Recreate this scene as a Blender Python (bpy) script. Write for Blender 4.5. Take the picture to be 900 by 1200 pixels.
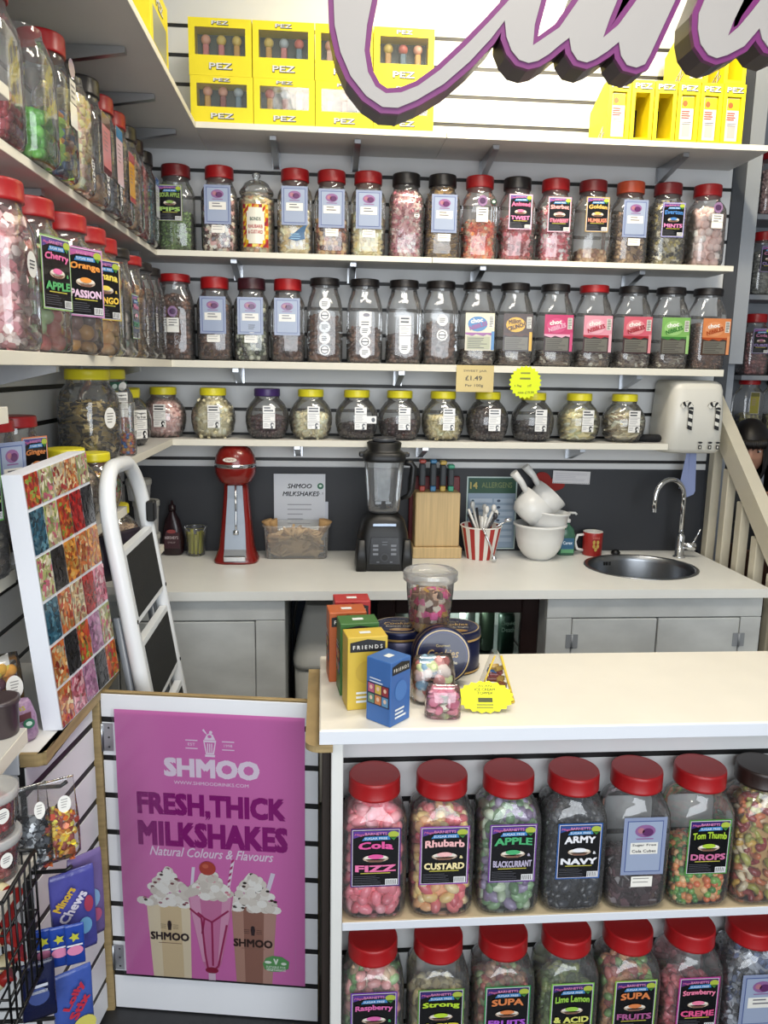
import bpy, math, random
import numpy as np
from mathutils import Matrix, Vector

for _o in list(bpy.data.objects): bpy.data.objects.remove(_o)
SC = bpy.context.scene
COL = SC.collection
PI = math.pi

# ------------------------------------------------------------------ camera
F_PX, YAW, PITCH, ROLL, CAM_D, CAM_H = 908.1, .0801, -.1814, .0175, 3.178, 1.65
def _axes():
    cy, sy, cp, sp = math.cos(YAW), math.sin(YAW), math.cos(PITCH), math.sin(PITCH)
    fwd = np.array([sy*cp, cy*cp, sp]); right = np.array([cy, -sy, 0.]); up = np.cross(right, fwd)
    cr, sr = math.cos(ROLL), math.sin(ROLL)
    return right*cr+up*sr, -right*sr+up*cr, fwd
R_, U_, W_ = _axes()
CAM = np.array([0, -CAM_D, CAM_H])
cam = bpy.data.cameras.new('camera'); camo = bpy.data.objects.new('camera', cam); COL.objects.link(camo)
cam.sensor_fit = 'VERTICAL'; cam.sensor_height = 36; cam.lens = F_PX/1200*36; cam.clip_start = .05
_m = Matrix(((R_[0], U_[0], -W_[0], CAM[0]), (R_[1], U_[1], -W_[1], CAM[1]), (R_[2], U_[2], -W_[2], CAM[2]), (0, 0, 0, 1)))
camo.matrix_world = _m
SC.camera = camo

def ray(x, y): return W_+R_*((x-450)/F_PX)+U_*((600-y)/F_PX)
def at_y(x, y, Y):                       # measured point of the photo on the plane of depth Y
    d = ray(x, y); return CAM+d*((Y+CAM_D)/d[1])
def at_z(x, y, Z):
    d = ray(x, y); return CAM+d*((Z-CAM_H)/d[2])

# ------------------------------------------------------------------ light
wd = bpy.data.worlds.new('daylight'); SC.world = wd; wd.use_nodes = True
wd.node_tree.nodes['Background'].inputs[0].default_value = (.78, .87, 1.0, 1)
wd.node_tree.nodes['Background'].inputs[1].default_value = .36
def area(name, loc, target, size, power, color, size_y=None, spread=PI):
    l = bpy.data.lights.new(name, 'AREA'); l.energy = power; l.color = color; l.size = size; l.spread = spread
    if size_y: l.shape = 'RECTANGLE'; l.size_y = size_y
    o = bpy.data.objects.new(name, l); COL.objects.link(o); o.location = loc
    d = Vector(target)-Vector(loc); o.rotation_euler = d.to_track_quat('-Z', 'Y').to_euler()
    return o
area('shop_window_daylight', (.4, -4.6, 1.7), (.3, 0, 1.1), 3.2, 116, (.90, .95, 1.0), 2.3)
area('ceiling_panel_light', (.7, -1.05, 3.28), (.7, -.9, 0), 1.0, 26, (1, .92, .80), .3)
area('ceiling_panel_light', (.35, -2.5, 3.28), (.35, -2.4, 0), 1.2, 34, (1, .93, .83), .6)
def spot(name, loc, target, power, color, ang, blend=.6, rad=.04):
    l = bpy.data.lights.new(name, 'SPOT'); l.energy = power; l.color = color; l.spot_size = ang; l.spot_blend = blend; l.shadow_soft_size = rad
    o = bpy.data.objects.new(name, l); COL.objects.link(o); o.location = loc
    d = Vector(target)-Vector(loc); o.rotation_euler = d.to_track_quat('-Z', 'Y').to_euler()
spot('track_spot_beam', (.72, -.75, 3.05), (.55, 0, 2.75), 55, (1, .87, .62), 1.9)
spot('track_spot_beam', (1.25, -.75, 3.05), (1.2, 0, 2.75), 45, (1, .87, .62), 1.9)
SC.view_settings.view_transform = 'Standard'; SC.view_settings.look = 'None'; SC.view_settings.gamma = 1
SC.view_settings.use_curve_mapping = False; SC.view_settings.exposure = 0.0
try:
    SC.cycles.max_bounces = 8; SC.cycles.transparent_max_bounces = 40; SC.cycles.caustics_reflective = False; SC.cycles.caustics_refractive = False
    SC.cycles.sample_clamp_indirect = 4
except Exception: pass

# ------------------------------------------------------------------ materials
def lin(h):
    if isinstance(h, str):
        h = h.lstrip('#'); c = [int(h[i:i+2], 16)/255 for i in (0, 2, 4)]
        return tuple(v/12.92 if v <= .04045 else ((v+.055)/1.055)**2.4 for v in c)
    return tuple(h)
MATS = {}
def mat(name, color='#cccccc', rough=.5, metal=0., noise=0., scale=20., bump=0., spec=.5, stretch=None, coat=0.):
    if name in MATS: return MATS[name]
    m = bpy.data.materials.new(name); m.use_nodes = True; nt = m.node_tree; b = nt.nodes['Principled BSDF']
    c = lin(color)
    b.inputs['Base Color'].default_value = (*c, 1); b.inputs['Roughness'].default_value = rough; b.inputs['Metallic'].default_value = metal
    b.inputs['Specular IOR Level'].default_value = spec; b.inputs['Coat Weight'].default_value = coat
    if noise or bump:
        tc = nt.nodes.new('ShaderNodeTexCoord'); n = nt.nodes.new('ShaderNodeTexNoise'); n.inputs['Scale'].default_value = scale; n.inputs['Detail'].default_value = 5
        src = tc.outputs['Object']
        if stretch:
            mp = nt.nodes.new('ShaderNodeMapping'); mp.inputs['Scale'].default_value = stretch; nt.links.new(src, mp.inputs[0]); src = mp.outputs[0]
        nt.links.new(src, n.inputs['Vector'])
        if noise:
            r = nt.nodes.new('ShaderNodeValToRGB'); r.color_ramp.elements[0].position = .3; r.color_ramp.elements[1].position = .7
            r.color_ramp.elements[0].color = (*[v*(1-noise) for v in c], 1); r.color_ramp.elements[1].color = (*[min(1, v*(1+noise*.5)) for v in c], 1)
            nt.links.new(n.outputs['Fac'], r.inputs[0]); nt.links.new(r.outputs[0], b.inputs['Base Color'])
        if bump:
            bp = nt.nodes.new('ShaderNodeBump'); bp.inputs['Strength'].default_value = bump; bp.inputs['Distance'].default_value = .004
            nt.links.new(n.outputs['Fac'], bp.inputs['Height']); nt.links.new(bp.outputs[0], b.inputs['Normal'])
    MATS[name] = m; return m
def vmat(name, rough=.45, spec=.5, coat=0., bump=0., metal=0.):
    if name in MATS: return MATS[name]
    m = mat(name, '#ffffff', rough, metal, spec=spec, coat=coat); nt = m.node_tree; b = nt.nodes['Principled BSDF']
    a = nt.nodes.new('ShaderNodeVertexColor'); a.layer_name = 'Col'
    nt.links.new(a.outputs[0], b.inputs['Base Color'])
    if bump:
        n = nt.nodes.new('ShaderNodeTexNoise'); n.inputs['Scale'].default_value = 240; tc = nt.nodes.new('ShaderNodeTexCoord'); nt.links.new(tc.outputs['Object'], n.inputs[0])
        bp = nt.nodes.new('ShaderNodeBump'); bp.inputs['Strength'].default_value = bump; bp.inputs['Distance'].default_value = .002
        nt.links.new(n.outputs['Fac'], bp.inputs['Height']); nt.links.new(bp.outputs[0], b.inputs['Normal'])
    return m
def clear(name, tint=(.985, .99, .99), gloss=.05, rough=.06, haze=0.):
    if name in MATS: return MATS[name]
    m = bpy.data.materials.new(name); m.use_nodes = True; nt = m.node_tree; nt.nodes.remove(nt.nodes['Principled BSDF'])
    out = nt.nodes['Material Output']; t = nt.nodes.new('ShaderNodeBsdfTransparent'); t.inputs[0].default_value = (*tint, 1)
    g = nt.nodes.new('ShaderNodeBsdfGlossy'); g.inputs['Roughness'].default_value = rough; g.inputs[0].default_value = (1, 1, 1, 1)
    fr = nt.nodes.new('ShaderNodeFresnel'); fr.inputs[0].default_value = 1.42
    ad = nt.nodes.new('ShaderNodeMath'); ad.operation = 'ADD'; ad.use_clamp = True; ad.inputs[1].default_value = gloss; nt.links.new(fr.outputs[0], ad.inputs[0])
    # wavy moulded plastic
    n = nt.nodes.new('ShaderNodeTexNoise'); n.inputs['Scale'].default_value = 14; tc = nt.nodes.new('ShaderNodeTexCoord'); nt.links.new(tc.outputs['Object'], n.inputs[0])
    bp = nt.nodes.new('ShaderNodeBump'); bp.inputs['Strength'].default_value = .10; bp.inputs['Distance'].default_value = .01
    nt.links.new(n.outputs['Fac'], bp.inputs['Height']); nt.links.new(bp.outputs[0], g.inputs['Normal'])
    mx = nt.nodes.new('ShaderNodeMixShader'); nt.links.new(ad.outputs[0], mx.inputs[0]); nt.links.new(t.outputs[0], mx.inputs[1]); nt.links.new(g.outputs[0], mx.inputs[2])
    res = mx
    if haze:
        d = nt.nodes.new('ShaderNodeBsdfDiffuse'); d.inputs[0].default_value = (.8, .8, .8, 1); m2 = nt.nodes.new('ShaderNodeMixShader'); m2.inputs[0].default_value = haze
        nt.links.new(mx.outputs[0], m2.inputs[1]); nt.links.new(d.outputs[0], m2.inputs[2]); res = m2
    nt.links.new(res.outputs[0], out.inputs[0]); MATS[name] = m; return m
PRINT = vmat('printed_paper', .5); PRINTG = vmat('glossy_print', .25, coat=.3); CANDY = vmat('boiled_sweet', .3, coat=.2); SUGAR = vmat('sugared_sweet', .85, bump=.5)
PLAST = vmat('coloured_plastic', .38); FABR = vmat('matt_colour', .9)
JAR = clear('clear_plastic', gloss=.045, haze=.055); JARG = clear('clear_glass', (.93, .95, .94), .06, .03, .06); FILM = clear('cellophane', (.98, .98, .98), .05, .12, .02)
FROST = clear('frosted_plastic', (.85, .86, .85), .05, .3, .35); PANE = clear('fridge_glass', (.8, .85, .83), .05, .03)
WHITE = mat('white_laminate', '#dcdcd8', .42, noise=.03, scale=6); SLAT = mat('white_slat', '#d3d4d4', .45, noise=.04, scale=4); BLACKI = mat('black_insert', '#0c0c0d', .5)
EDGE = mat('shelf_edge', '#e4dfcf', .5); TOPM = mat('cream_worktop', '#e6e6e0', .38, noise=.03, scale=8); WOOD = mat('raw_plywood_edge', '#a08a60', .65, noise=.25, scale=14, stretch=(1, 1, 8))
STEEL = mat('brushed_steel', '#b9bcc0', .28, 1.); CHROME = mat('chrome', '#d8dadd', .08, 1.); DARKST = mat('dark_steel', '#54565a', .35, .9)
BLKP = mat('black_plastic', '#0a0b0c', .42); GREYW = mat('grey_painted_wall', '#8f949b', .7, noise=.04, scale=3)

# ------------------------------------------------------------------ mesh builder
def T(x=0, y=0, z=0): return Matrix.Translation((x, y, z))
def RZ(a): return Matrix.Rotation(a, 4, 'Z')
def RX(a): return Matrix.Rotation(a, 4, 'X')
def RY(a): return Matrix.Rotation(a, 4, 'Y')
TXT = {}
def text2d(s, bold=0., shear=0.):
    k = (s, bold, shear)
    if k in TXT: return TXT[k]
    c = bpy.data.curves.new('t', 'FONT'); c.body = s; c.resolution_u = 2; c.offset = bold; c.shear = shear; c.fill_mode = 'FRONT'
    o = bpy.data.objects.new('t', c); me = o.to_mesh()
    V = np.array([v.co[:2] for v in me.vertices]); Fc = [tuple(p.vertices) for p in me.polygons]
    o.to_mesh_clear(); bpy.data.objects.remove(o); bpy.data.curves.remove(c)
    lo, hi = V.min(0), V.max(0); V = (V-(lo+hi)/2); TXT[k] = (V, Fc, hi-lo); return TXT[k]
class MB:
    def __init__(s): s.v = []; s.f = []; s.c = []; s.sm = []; s.M = None; s.n = 0; s.col = (.8, .8, .8)
    def add(s, V, F, col=None, sm=False):
        V = np.asarray(V, float).reshape(-1, 3)
        if s.M is not None:
            A = np.array(s.M); V = V@A[:3, :3].T+A[:3, 3]
        s.v.append(V); b = s.n; s.n += len(V)
        c = lin(col) if col is not None else s.col
        for f in F: s.f.append(tuple(i+b for i in f))
        s.c += [c]*len(F); s.sm += [sm]*len(F); return s
    def box(s, x0, y0, z0, x1, y1, z1, col=None):
        V = [(x, y, z) for z in (z0, z1) for y in (y0, y1) for x in (x0, x1)]
        return s.add(V, [(0, 2, 3, 1), (4, 5, 7, 6), (0, 1, 5, 4), (2, 6, 7, 3), (0, 4, 6, 2), (1, 3, 7, 5)], col)
    def cbox(s, x0, y0, z0, x1, y1, z1, b=.003, col=None):
        b = min(b, (x1-x0)*.49, (y1-y0)*.49, (z1-z0)*.49); V = []; idx = {}
        lo = (x0, y0, z0); hi = (x1, y1, z1)
        for a in range(3):
            for sx in (0, 1):
                for sy in (0, 1):
                    for sz in (0, 1):
                        q = [(hi if e else lo)[i] for i, e in enumerate((sx, sy, sz))]
                        for i in range(3):
                            if i != a: q[i] += -b if (sx, sy, sz)[i] else b
                        idx[a, sx, sy, sz] = len(V); V.append(q)
        F = []
        for a in range(3):
            o1, o2 = [(1, 2), (2, 0), (0, 1)][a]
            for e in (0, 1):
                q = []
                for u, w in ((0, 0), (1, 0), (1, 1), (0, 1)):
                    k = [0, 0, 0]; k[a] = e; k[o1] = u; k[o2] = w; q.append(idx[(a, *k)])
                F.append(tuple(q if e else q[::-1]))
        for a in range(3):
            b1, b2 = [(1, 2), (2, 0), (0, 1)][a]
            for u in (0, 1):
                for w in (0, 1):
                    k0 = [0]*3; k1 = [0]*3; k0[a] = 0; k1[a] = 1
                    for k in (k0, k1): k[b1] = u; k[b2] = w
                    q = (idx[(b1, *k0)], idx[(b1, *k1)], idx[(b2, *k1)], idx[(b2, *k0)]); F.append(q if u != w else q[::-1])
        for sx in (0, 1):
            for sy in (0, 1):
                for sz in (0, 1):
                    q = tuple(idx[a, sx, sy, sz] for a in range(3)); F.append(q if (sx+sy+sz) % 2 else q[::-1])
        return s.add(V, F, col)
    def loft(s, rings, col=None, sm=True, cap=(True, True), cols=None):
        n = len(rings[0]); V = np.concatenate(rings); F = []
        for r in range(len(rings)-1):
            for i in range(n):
                j = (i+1) % n; F.append((r*n+i, r*n+j, (r+1)*n+j, (r+1)*n+i))
        k = len(F); base = s.n; s.add(V, F, col, sm)
        if cols is not None:
            for r in range(len(rings)-1):
                for i in range(n): s.c[len(s.c)-k+r*n+i] = lin(cols[r])
        c = lin(col) if col is not None else s.col
        if cap[0]: s.f.append(tuple(base+i for i in range(n))[::-1]); s.c.append(c if cols is None else lin(cols[0])); s.sm.append(False)
        if cap[1]: s.f.append(tuple(base+(len(rings)-1)*n+i for i in range(n))); s.c.append(c if cols is None else lin(cols[-1])); s.sm.append(False)
        return s
    def lathe(s, prof, seg=24, col=None, c=(0, 0, 0), sm=True, cap=(True, True), cols=None):
        a = np.arange(seg)*2*PI/seg
        return s.loft([np.stack([c[0]+r*np.cos(a), c[1]+r*np.sin(a), np.full(seg, c[2]+z)], 1) for r, z in prof], col, sm, cap, cols)
    def tube(s, pts, r, seg=8, col=None, sm=True):
        P = [np.array(p, float) for p in pts]; rs = r if hasattr(r, '__len__') else [r]*len(P); rings = []; up = None
        for i, q in enumerate(P):
            t = P[min(i+1, len(P)-1)]-P[max(i-1, 0)]; t = t/(np.linalg.norm(t)+1e-9)
            if up is None:
                up = np.array([0, 0, 1.]) if abs(t[2]) < .9 else np.array([0, 1., 0])
            u = up-t*(up@t); u /= np.linalg.norm(u)+1e-9; w = np.cross(t, u); up = u
            a = np.arange(seg)*2*PI/seg
            rings.append(q+rs[i]*(np.cos(a)[:, None]*u+np.sin(a)[:, None]*w))
        return s.loft(rings, col, sm)
    def sphere(s, c, r, seg=12, ring=8, col=None, sm=True):
        r = (r,)*3 if not hasattr(r, '__len__') else r
        prof = [(math.sin(PI*i/ring), -math.cos(PI*i/ring)) for i in range(1, ring)]
        a = np.arange(seg)*2*PI/seg; rings = [np.stack([c[0]+r[0]*k*np.cos(a), c[1]+r[1]*k*np.sin(a), np.full(seg, c[2]+r[2]*z)], 1) for k, z in prof]
        return s.loft(rings, col, sm)
    def prism(s, poly, y0, y1, col=None, side=None, sm=False):      # polygon in xz, counter-clockwise seen from -y; front at y0
        n = len(poly); b = s.n; V = [(x, y0, z) for x, z in poly]+[(x, y1, z) for x, z in poly]
        s.add(V, [tuple(range(n)), tuple(range(2*n-1, n-1, -1))], col)
        c = lin(side) if side else s.c[-1]
        for i in range(n): s.f.append((b+i, b+n+i, b+n+(i+1) % n, b+(i+1) % n)); s.c.append(c); s.sm.append(sm)
        return s
    # flat printing on a sheet in the xz plane that faces -y; L is the ink layer
    def rect(s, x0, z0, x1, z1, col, L=0): return s.add([(x0, -L*.0004, z0), (x1, -L*.0004, z0), (x1, -L*.0004, z1), (x0, -L*.0004, z1)], [(0, 1, 2, 3)], col)
    def poly(s, pts, col, L=0): return s.add([(x, -L*.0004, z) for x, z in pts], [tuple(range(len(pts)))], col)
    def ell(s, cx, cz, rx, rz, col, L=0, n=16, a0=0): return s.poly([(cx+rx*math.cos(a0+2*PI*i/n), cz+rz*math.sin(a0+2*PI*i/n)) for i in range(n)], col, L)
    def text(s, t, cx, cz, w, h, col, L=1, bold=.0, shear=0., rot=0., arc=0.):
        V, Fc, sz = text2d(t, 0., shear); b = bold*.8; k = np.array([w/(sz[0]+2*b), h/(sz[1]+2*b)])
        for i_, (dx, dz) in enumerate(((-b, -b), (b, -b), (b, b), (-b, b), (0, 0)) if bold >= .04 else ((-b, b), (b, -b)) if bold else ((0, 0),)):
            Q = (V+np.array([dx, dz]))*k
            if arc: Q = Q+np.stack([0*Q[:, 0], arc*(1-(2*Q[:, 0]/w)**2)], 1)
            if rot: c, d = math.cos(rot), math.sin(rot); Q = Q@np.array([[c, d], [-d, c]])
            s.add(np.stack([Q[:, 0]+cx, np.full(len(Q), -(L+.3*i_)*.0004), Q[:, 1]+cz], 1), Fc, col)
        return s
    def bars(s, x0, x1, z1, n, dz, h, col, L=1, seed=0):             # lines of print too fine to read
        r = random.Random(seed)
        for i in range(n): s.rect(x0, z1-i*dz-h, x0+(x1-x0)*r.uniform(.6, 1), z1-i*dz, col, L)
        return s
    def mesh(s, name, m):
        me = bpy.data.meshes.new(name); me.from_pydata(np.concatenate(s.v).tolist(), [], s.f)
        ms = m if isinstance(m, (list, tuple)) else [m]
        for q in ms: me.materials.append(q)
        at = me.attributes.new('Col', 'FLOAT_COLOR', 'CORNER')
        cnt = np.array([len(f) for f in s.f]); cc = np.ones((cnt.sum(), 4), np.float32); cc[:, :3] = np.repeat(np.array(s.c), cnt, 0)
        at.data.foreach_set('color', cc.ravel()); me.polygons.foreach_set('use_smooth', np.array(s.sm, bool)); me.update(); return me
def place(name, me, parent=None, loc=(0, 0, 0), rot=(0, 0, 0)):
    o = bpy.data.objects.new(name, me); COL.objects.link(o); o.parent = parent; o.location = loc; o.rotation_euler = rot; return o
def obj(name, mb, m, parent=None, loc=(0, 0, 0), rot=(0, 0, 0)): return place(name, mb.mesh(name, m), parent, loc, rot)
def tag(o, label=None, cat=None, group=None, kind=None):
    if label: o['label'] = label
    if cat: o['category'] = cat
    if group: o['group'] = group
    if kind: o['kind'] = kind
    return o
def thing(name, label, cat, loc=(0, 0, 0), rz=0., group=None):
    o = bpy.data.objects.new(name, None); COL.objects.link(o); o.empty_display_size = .05
    o.location = loc; o.rotation_euler = (0, 0, rz); return tag(o, label, cat, group)
def struct(name, mb, m, label=None): return tag(obj(name, mb, m), label, None, None, 'structure')
# ------------------------------------------------------------------ the setting
XL, XR = -.80, 1.632                      # left wall, right end of the slatted back wall
struct('floor', MB().box(-2.2, -6, -.05, 3.6, 2.2, 0), mat('dark_vinyl', '#26272a', .45, noise=.2, scale=30), 'dark vinyl shop floor')
struct('ceiling', MB().box(-2.2, -6, 3.35, 3.6, 2.2, 3.42), mat('ceiling_paint', '#d9d6cc', .8, noise=.02))
wb = struct('wall_back', MB().box(XL, .004, .5, XR, .05, 3.35), BLACKI, 'white slatted back wall with black grooves')
Z0 = 2.884
def slats(parent, z_list, fn):
    cache = {}
    for za, zb in z_list:
        k = round(zb-za, 4)
        if k not in cache: cache[k] = fn(k)
        place('slat', cache[k], parent, (0, 0, za))
zs_back = [(Z0-.1*(n+1)+.0065, Z0-.1*n-.0065) for n in range(0, 16)]+[(1.252, Z0-1.6-.0065), (Z0+.0065, Z0+.46)]
slats(wb, zs_back, lambda h: MB().cbox(XL, 0, 0, XR, .0035, h, .0015).mesh('slat', SLAT))
sb = MB().box(XL, -.004, .9, 1.63, .012, 1.252); sp = obj('splashback', sb, mat('dark_splashback', '#2a2c31', .55, noise=.12, scale=5), wb)
wl = struct('wall_left', MB().box(XL-.06, -6, 0, XL-.004, .05, 3.35), BLACKI, 'white slatted left wall')
slats(wl, [(Z0-.1*(n+1)+.0065, Z0-.1*n-.0065) for n in range(0, 22)]+[(Z0+.0065, Z0+.46)], lambda h: MB().cbox(XL-.0035, -4, 0, XL, 0, h, .0015).mesh('slat', SLAT))
tr = struct('shadow_strip_1', MB().cbox(1.634, .0, .5, 1.69, .05, 3.35, .003), mat('recess_shadow_grey', '#3c3f44', .6))  # dark grey board paints in the shadowed recess between slats and grey wall
struct('wall_right', MB().box(1.692, .06, 0, 1.75, .86, 3.35).box(1.69, .0, 1.7, 1.75, .06, 3.35), GREYW, 'grey wall beside the stairs')
struct('wall_far', MB().box(1.75, .86, 0, 3.6, .92, 3.35), GREYW, 'grey far wall beyond the stairs')
struct('wall_side', MB().box(3.5, -6, 0, 3.56, .86, 3.35), mat('side_wall_paint', '#b9bcc0', .8))

def bracket_mesh(depth):
    b = MB().prism([(0, 0), (0, -.058), (.012, -.058), (depth*.8, -.014), (depth*.8, 0)], -.011, .011)
    return b.box(-.0, -.017, -.058, .006, .017, 0).mesh('bracket', STEEL)
def shelf(label, axis, a0, a1, wall, front, z1, th, brs, group=None, kindname='wall_shelf'):
    """axis x: board along x from a0 to a1, wall y to front y; axis y: along y, wall x to front x"""
    dep = abs(front-wall)
    if axis == 'x':
        t = thing(kindname, label, 'shelf', ((a0+a1)/2, wall, z1-th), 0, group); L = (a1-a0)/2
        obj('board', MB().box(-L+.0008, -dep+.002, 0, L-.0008, -.001, th), mat('shelf_board', '#c9c7c2', .55, noise=.03, scale=5), t)
        obj('edge_band', MB().cbox(-L+.0008, -dep, 0, L-.0008, -dep+.002, th, .0008), EDGE, t)
        for x in brs: place('bracket', bracket_mesh(dep), t, (x-(a0+a1)/2, -.001, -.001), (0, 0, -PI/2))
    else:
        t = thing(kindname, label, 'shelf', (wall, (a0+a1)/2, z1-th), 0, group); L = (a1-a0)/2
        obj('board', MB().box(.001, -L+.0008, 0, dep-.002, L-.0008, th), mat('shelf_board'), t)
        obj('edge_band', MB().cbox(dep-.002, -L+.0008, 0, dep, L-.0008, th, .0008), EDGE, t)
        for y in brs: place('bracket', bracket_mesh(dep), t, (.001, y-(a0+a1)/2, -.001))
    return t
ZT, Z1, Z2, Z3 = 2.476, 2.062, 1.673, 1.381
DT, D1, D2, D3 = -.285, -.215, -.215, -.215
LT, L1, L2, L3 = -.44, -.60, -.56, -.565
shelf('top wall shelf with yellow window boxes, left length', 'x', LT, .43, 0, DT, ZT, .02, (-.18, .12), 'back wall shelves')
shelf('top wall shelf under the tall yellow cartons, right length', 'x', .43, 1.615, 0, DT, ZT, .02, (.62, 1.33), 'back wall shelves')
shelf('wall shelf under the top row of jars, left length', 'x', L1, .40, 0, D1, Z1, .02, (-.33, .11), 'back wall shelves')
shelf('wall shelf under the top row of jars, right length', 'x', .40, 1.56, 0, D1, Z1, .02, (.60, 1.22), 'back wall shelves')
shelf('wall shelf holding the middle row of jars', 'x', L2, 1.56, 0, D2, Z2, .026, (-.33, .30, 1.24), 'back wall shelves')
shelf('lowest wall shelf holding yellow lidded globe jars', 'x', L3, 1.36, 0, D3, Z3, .024, (-.1, .40, 1.03), 'back wall shelves')
shelf('deep top shelf along the left wall', 'y', -1.62, -.001, XL, LT, ZT, .02, (-.25, -.6, -.95, -1.35), 'left wall shelves')
shelf('left wall shelf under the uppermost tall jars', 'y', -1.66, -.001, XL, L1, Z1, .02, (-.3, -.8, -1.25), 'left wall shelves')
shelf('left wall shelf under the jars of large round balls', 'y', -1.8, -.001, XL, L2, Z2, .026, (-.5, -1.32), 'left wall shelves')
shelf('left wall shelf holding big yellow lidded globes', 'y', -.93, -.001, XL, L3, Z3, .024, (-.35, -.75), 'left wall shelves')
shelf('low left wall shelf between picture board and stepladder', 'y', -1.245, -.92, XL, -.565, 1.25, .024, (-1.1,), 'left wall shelves')
shelf('low left wall shelf behind the picture board', 'y', -1.50, -1.247, XL, -.645, 1.25, .024, (-1.4,), 'left wall shelves')
shelf('low left wall shelf behind the stepladder', 'y', -1.0, -.45, XL, -.56, 1.03, .024, (-.6, -.9), 'left wall shelves')
shelf('near shelf above the oval tub at left edge', 'y', -2.4, -1.715, XL, -.575, .95, .03, (-2.1,), 'near left shelves')
shelf('cream shelf end left of the picture board middle', 'y', -2.4, -1.502, XL, -.66, 1.215, .03, (-2.1,), 'near left shelves')
shelf('small near shelf end left of the red lidded jars', 'y', -2.4, -1.70, XL, -.575, 1.572, .03, (-2.1,), 'near left shelves')
shelf('near upper shelf end at the top left corner', 'y', -2.4, -1.662, XL, -.55, 2.125, .022, (-2.1,), 'near left shelves')

# ------------------------------------------------------------------ worktop with sink hole, base cabinets
SKX, SKY, SRX, SRY = 1.256, -.285, .215, .195
def worktop():
    n = 48; a = np.arange(n)*2*PI/n; m = MB(); zt, zb = .90, .868
    E_ = np.stack([SKX+SRX*.97*np.cos(a), SKY+SRY*.97*np.sin(a)], 1)
    x0, x1, y0, y1 = XL+.001, 1.605, -.608, -.005
    def sq(t):
        c, s = math.cos(t), math.sin(t); k = min((x1-SKX)/c if c > 1e-9 else 9, (x0-SKX)/c if c < -1e-9 else 9, (y1-SKY)/s if s > 1e-9 else 9, (y0-SKY)/s if s < -1e-9 else 9)
        return SKX+k*c, SKY+k*s
    an = sorted(set(list(a)+[math.atan2(y-SKY, x-SKX) % (2*PI) for x in (x0, x1) for y in (y0, y1)])); N = len(an)
    O = [sq(t) for t in an]; I = [(SKX+SRX*.97*math.cos(t), SKY+SRY*.97*math.sin(t)) for t in an]
    V = [(x, y, zt) for x, y in O]+[(x, y, zt) for x, y in I]+[(x, y, zb) for x, y in O]+[(x, y, zb) for x, y in I]
    Fc = []
    for i in range(N):
        j = (i+1) % N
        Fc += [(i, j, N+j, N+i), (2*N+j, 2*N+i, 3*N+i, 3*N+j), (j, i, 2*N+i, 2*N+j), (N+i, N+j, 3*N+j, 3*N+i)]
    return m.add(V, Fc)
tag(obj('worktop', worktop(), TOPM), 'long cream worktop along the back wall with round sink cut-out', 'worktop')
def rag(name, c='#b9bcbf'): return mat(name, c, .6, noise=.18, scale=5, stretch=(1, 1, 2))
DIST = rag('distressed_grey_paint', '#d0d2cf')
def cabinet(label, x0, x1, doors, yb=-.01):
    t = thing('base_cabinet', label, 'cabinet', ((x0+x1)/2, -.3, 0)); cx = (x0+x1)/2; yf = -.575+.3
    m = MB().box(x0-cx, yf+.02, .08, x1-cx, yb+.3, .68).box(x0-cx, yf+.02, .68, x0-cx+.018, yb+.3, .866).box(x1-cx-.018, yf+.02, .68, x1-cx, yb+.3, .866)
    obj('carcass', m, DIST, t)
    obj('top_rail', MB().cbox(x0-cx, yf, .787, x1-cx, yf+.02, .866, .002), DIST, t)
    e = [x0]+[q for d in doors for q in d[:2]]+[x1]
    obj('stile', MB().cbox(x0-cx, yf, .08, doors[0][0]-cx-.003, yf+.02, .785, .002), DIST, t)
    obj('stile', MB().cbox(doors[-1][1]-cx+.003, yf, .08, x1-cx, yf+.02, .785, .002), DIST, t)
    for a, b, hs in doors:
        d = obj('door', MB().cbox(a-cx, yf, .09, b-cx, yf+.018, .782, .003), DIST, t)
        hx = (a if hs < 0 else b)-cx
        for hz in (.70, .2): 
            h = MB().box(hx-.022, yf-.003, hz-.025, hx+.022, yf, hz+.025)
            h.tube([(hx, yf-.005, hz-.025), (hx, yf-.005, hz+.025)], .004, 6)
            obj('hinge', h, mat('painted_hinge', '#9ea2a6', .5, .3), d)
    return t
cabinet('grey painted base cabinet with one door, behind the milkshake poster', -.79, -.13, [(-.70, -.235, -1)])
cabinet('grey painted base cabinet with two doors under the sink', .80, 1.60, [(.895, 1.208, -1), (1.214, 1.52, 1)])
struct('wall_under', MB().box(-.13, -.012, 0, .80, 0, .866), mat('dark_blue_grey', '#4a5361', .8))
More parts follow.
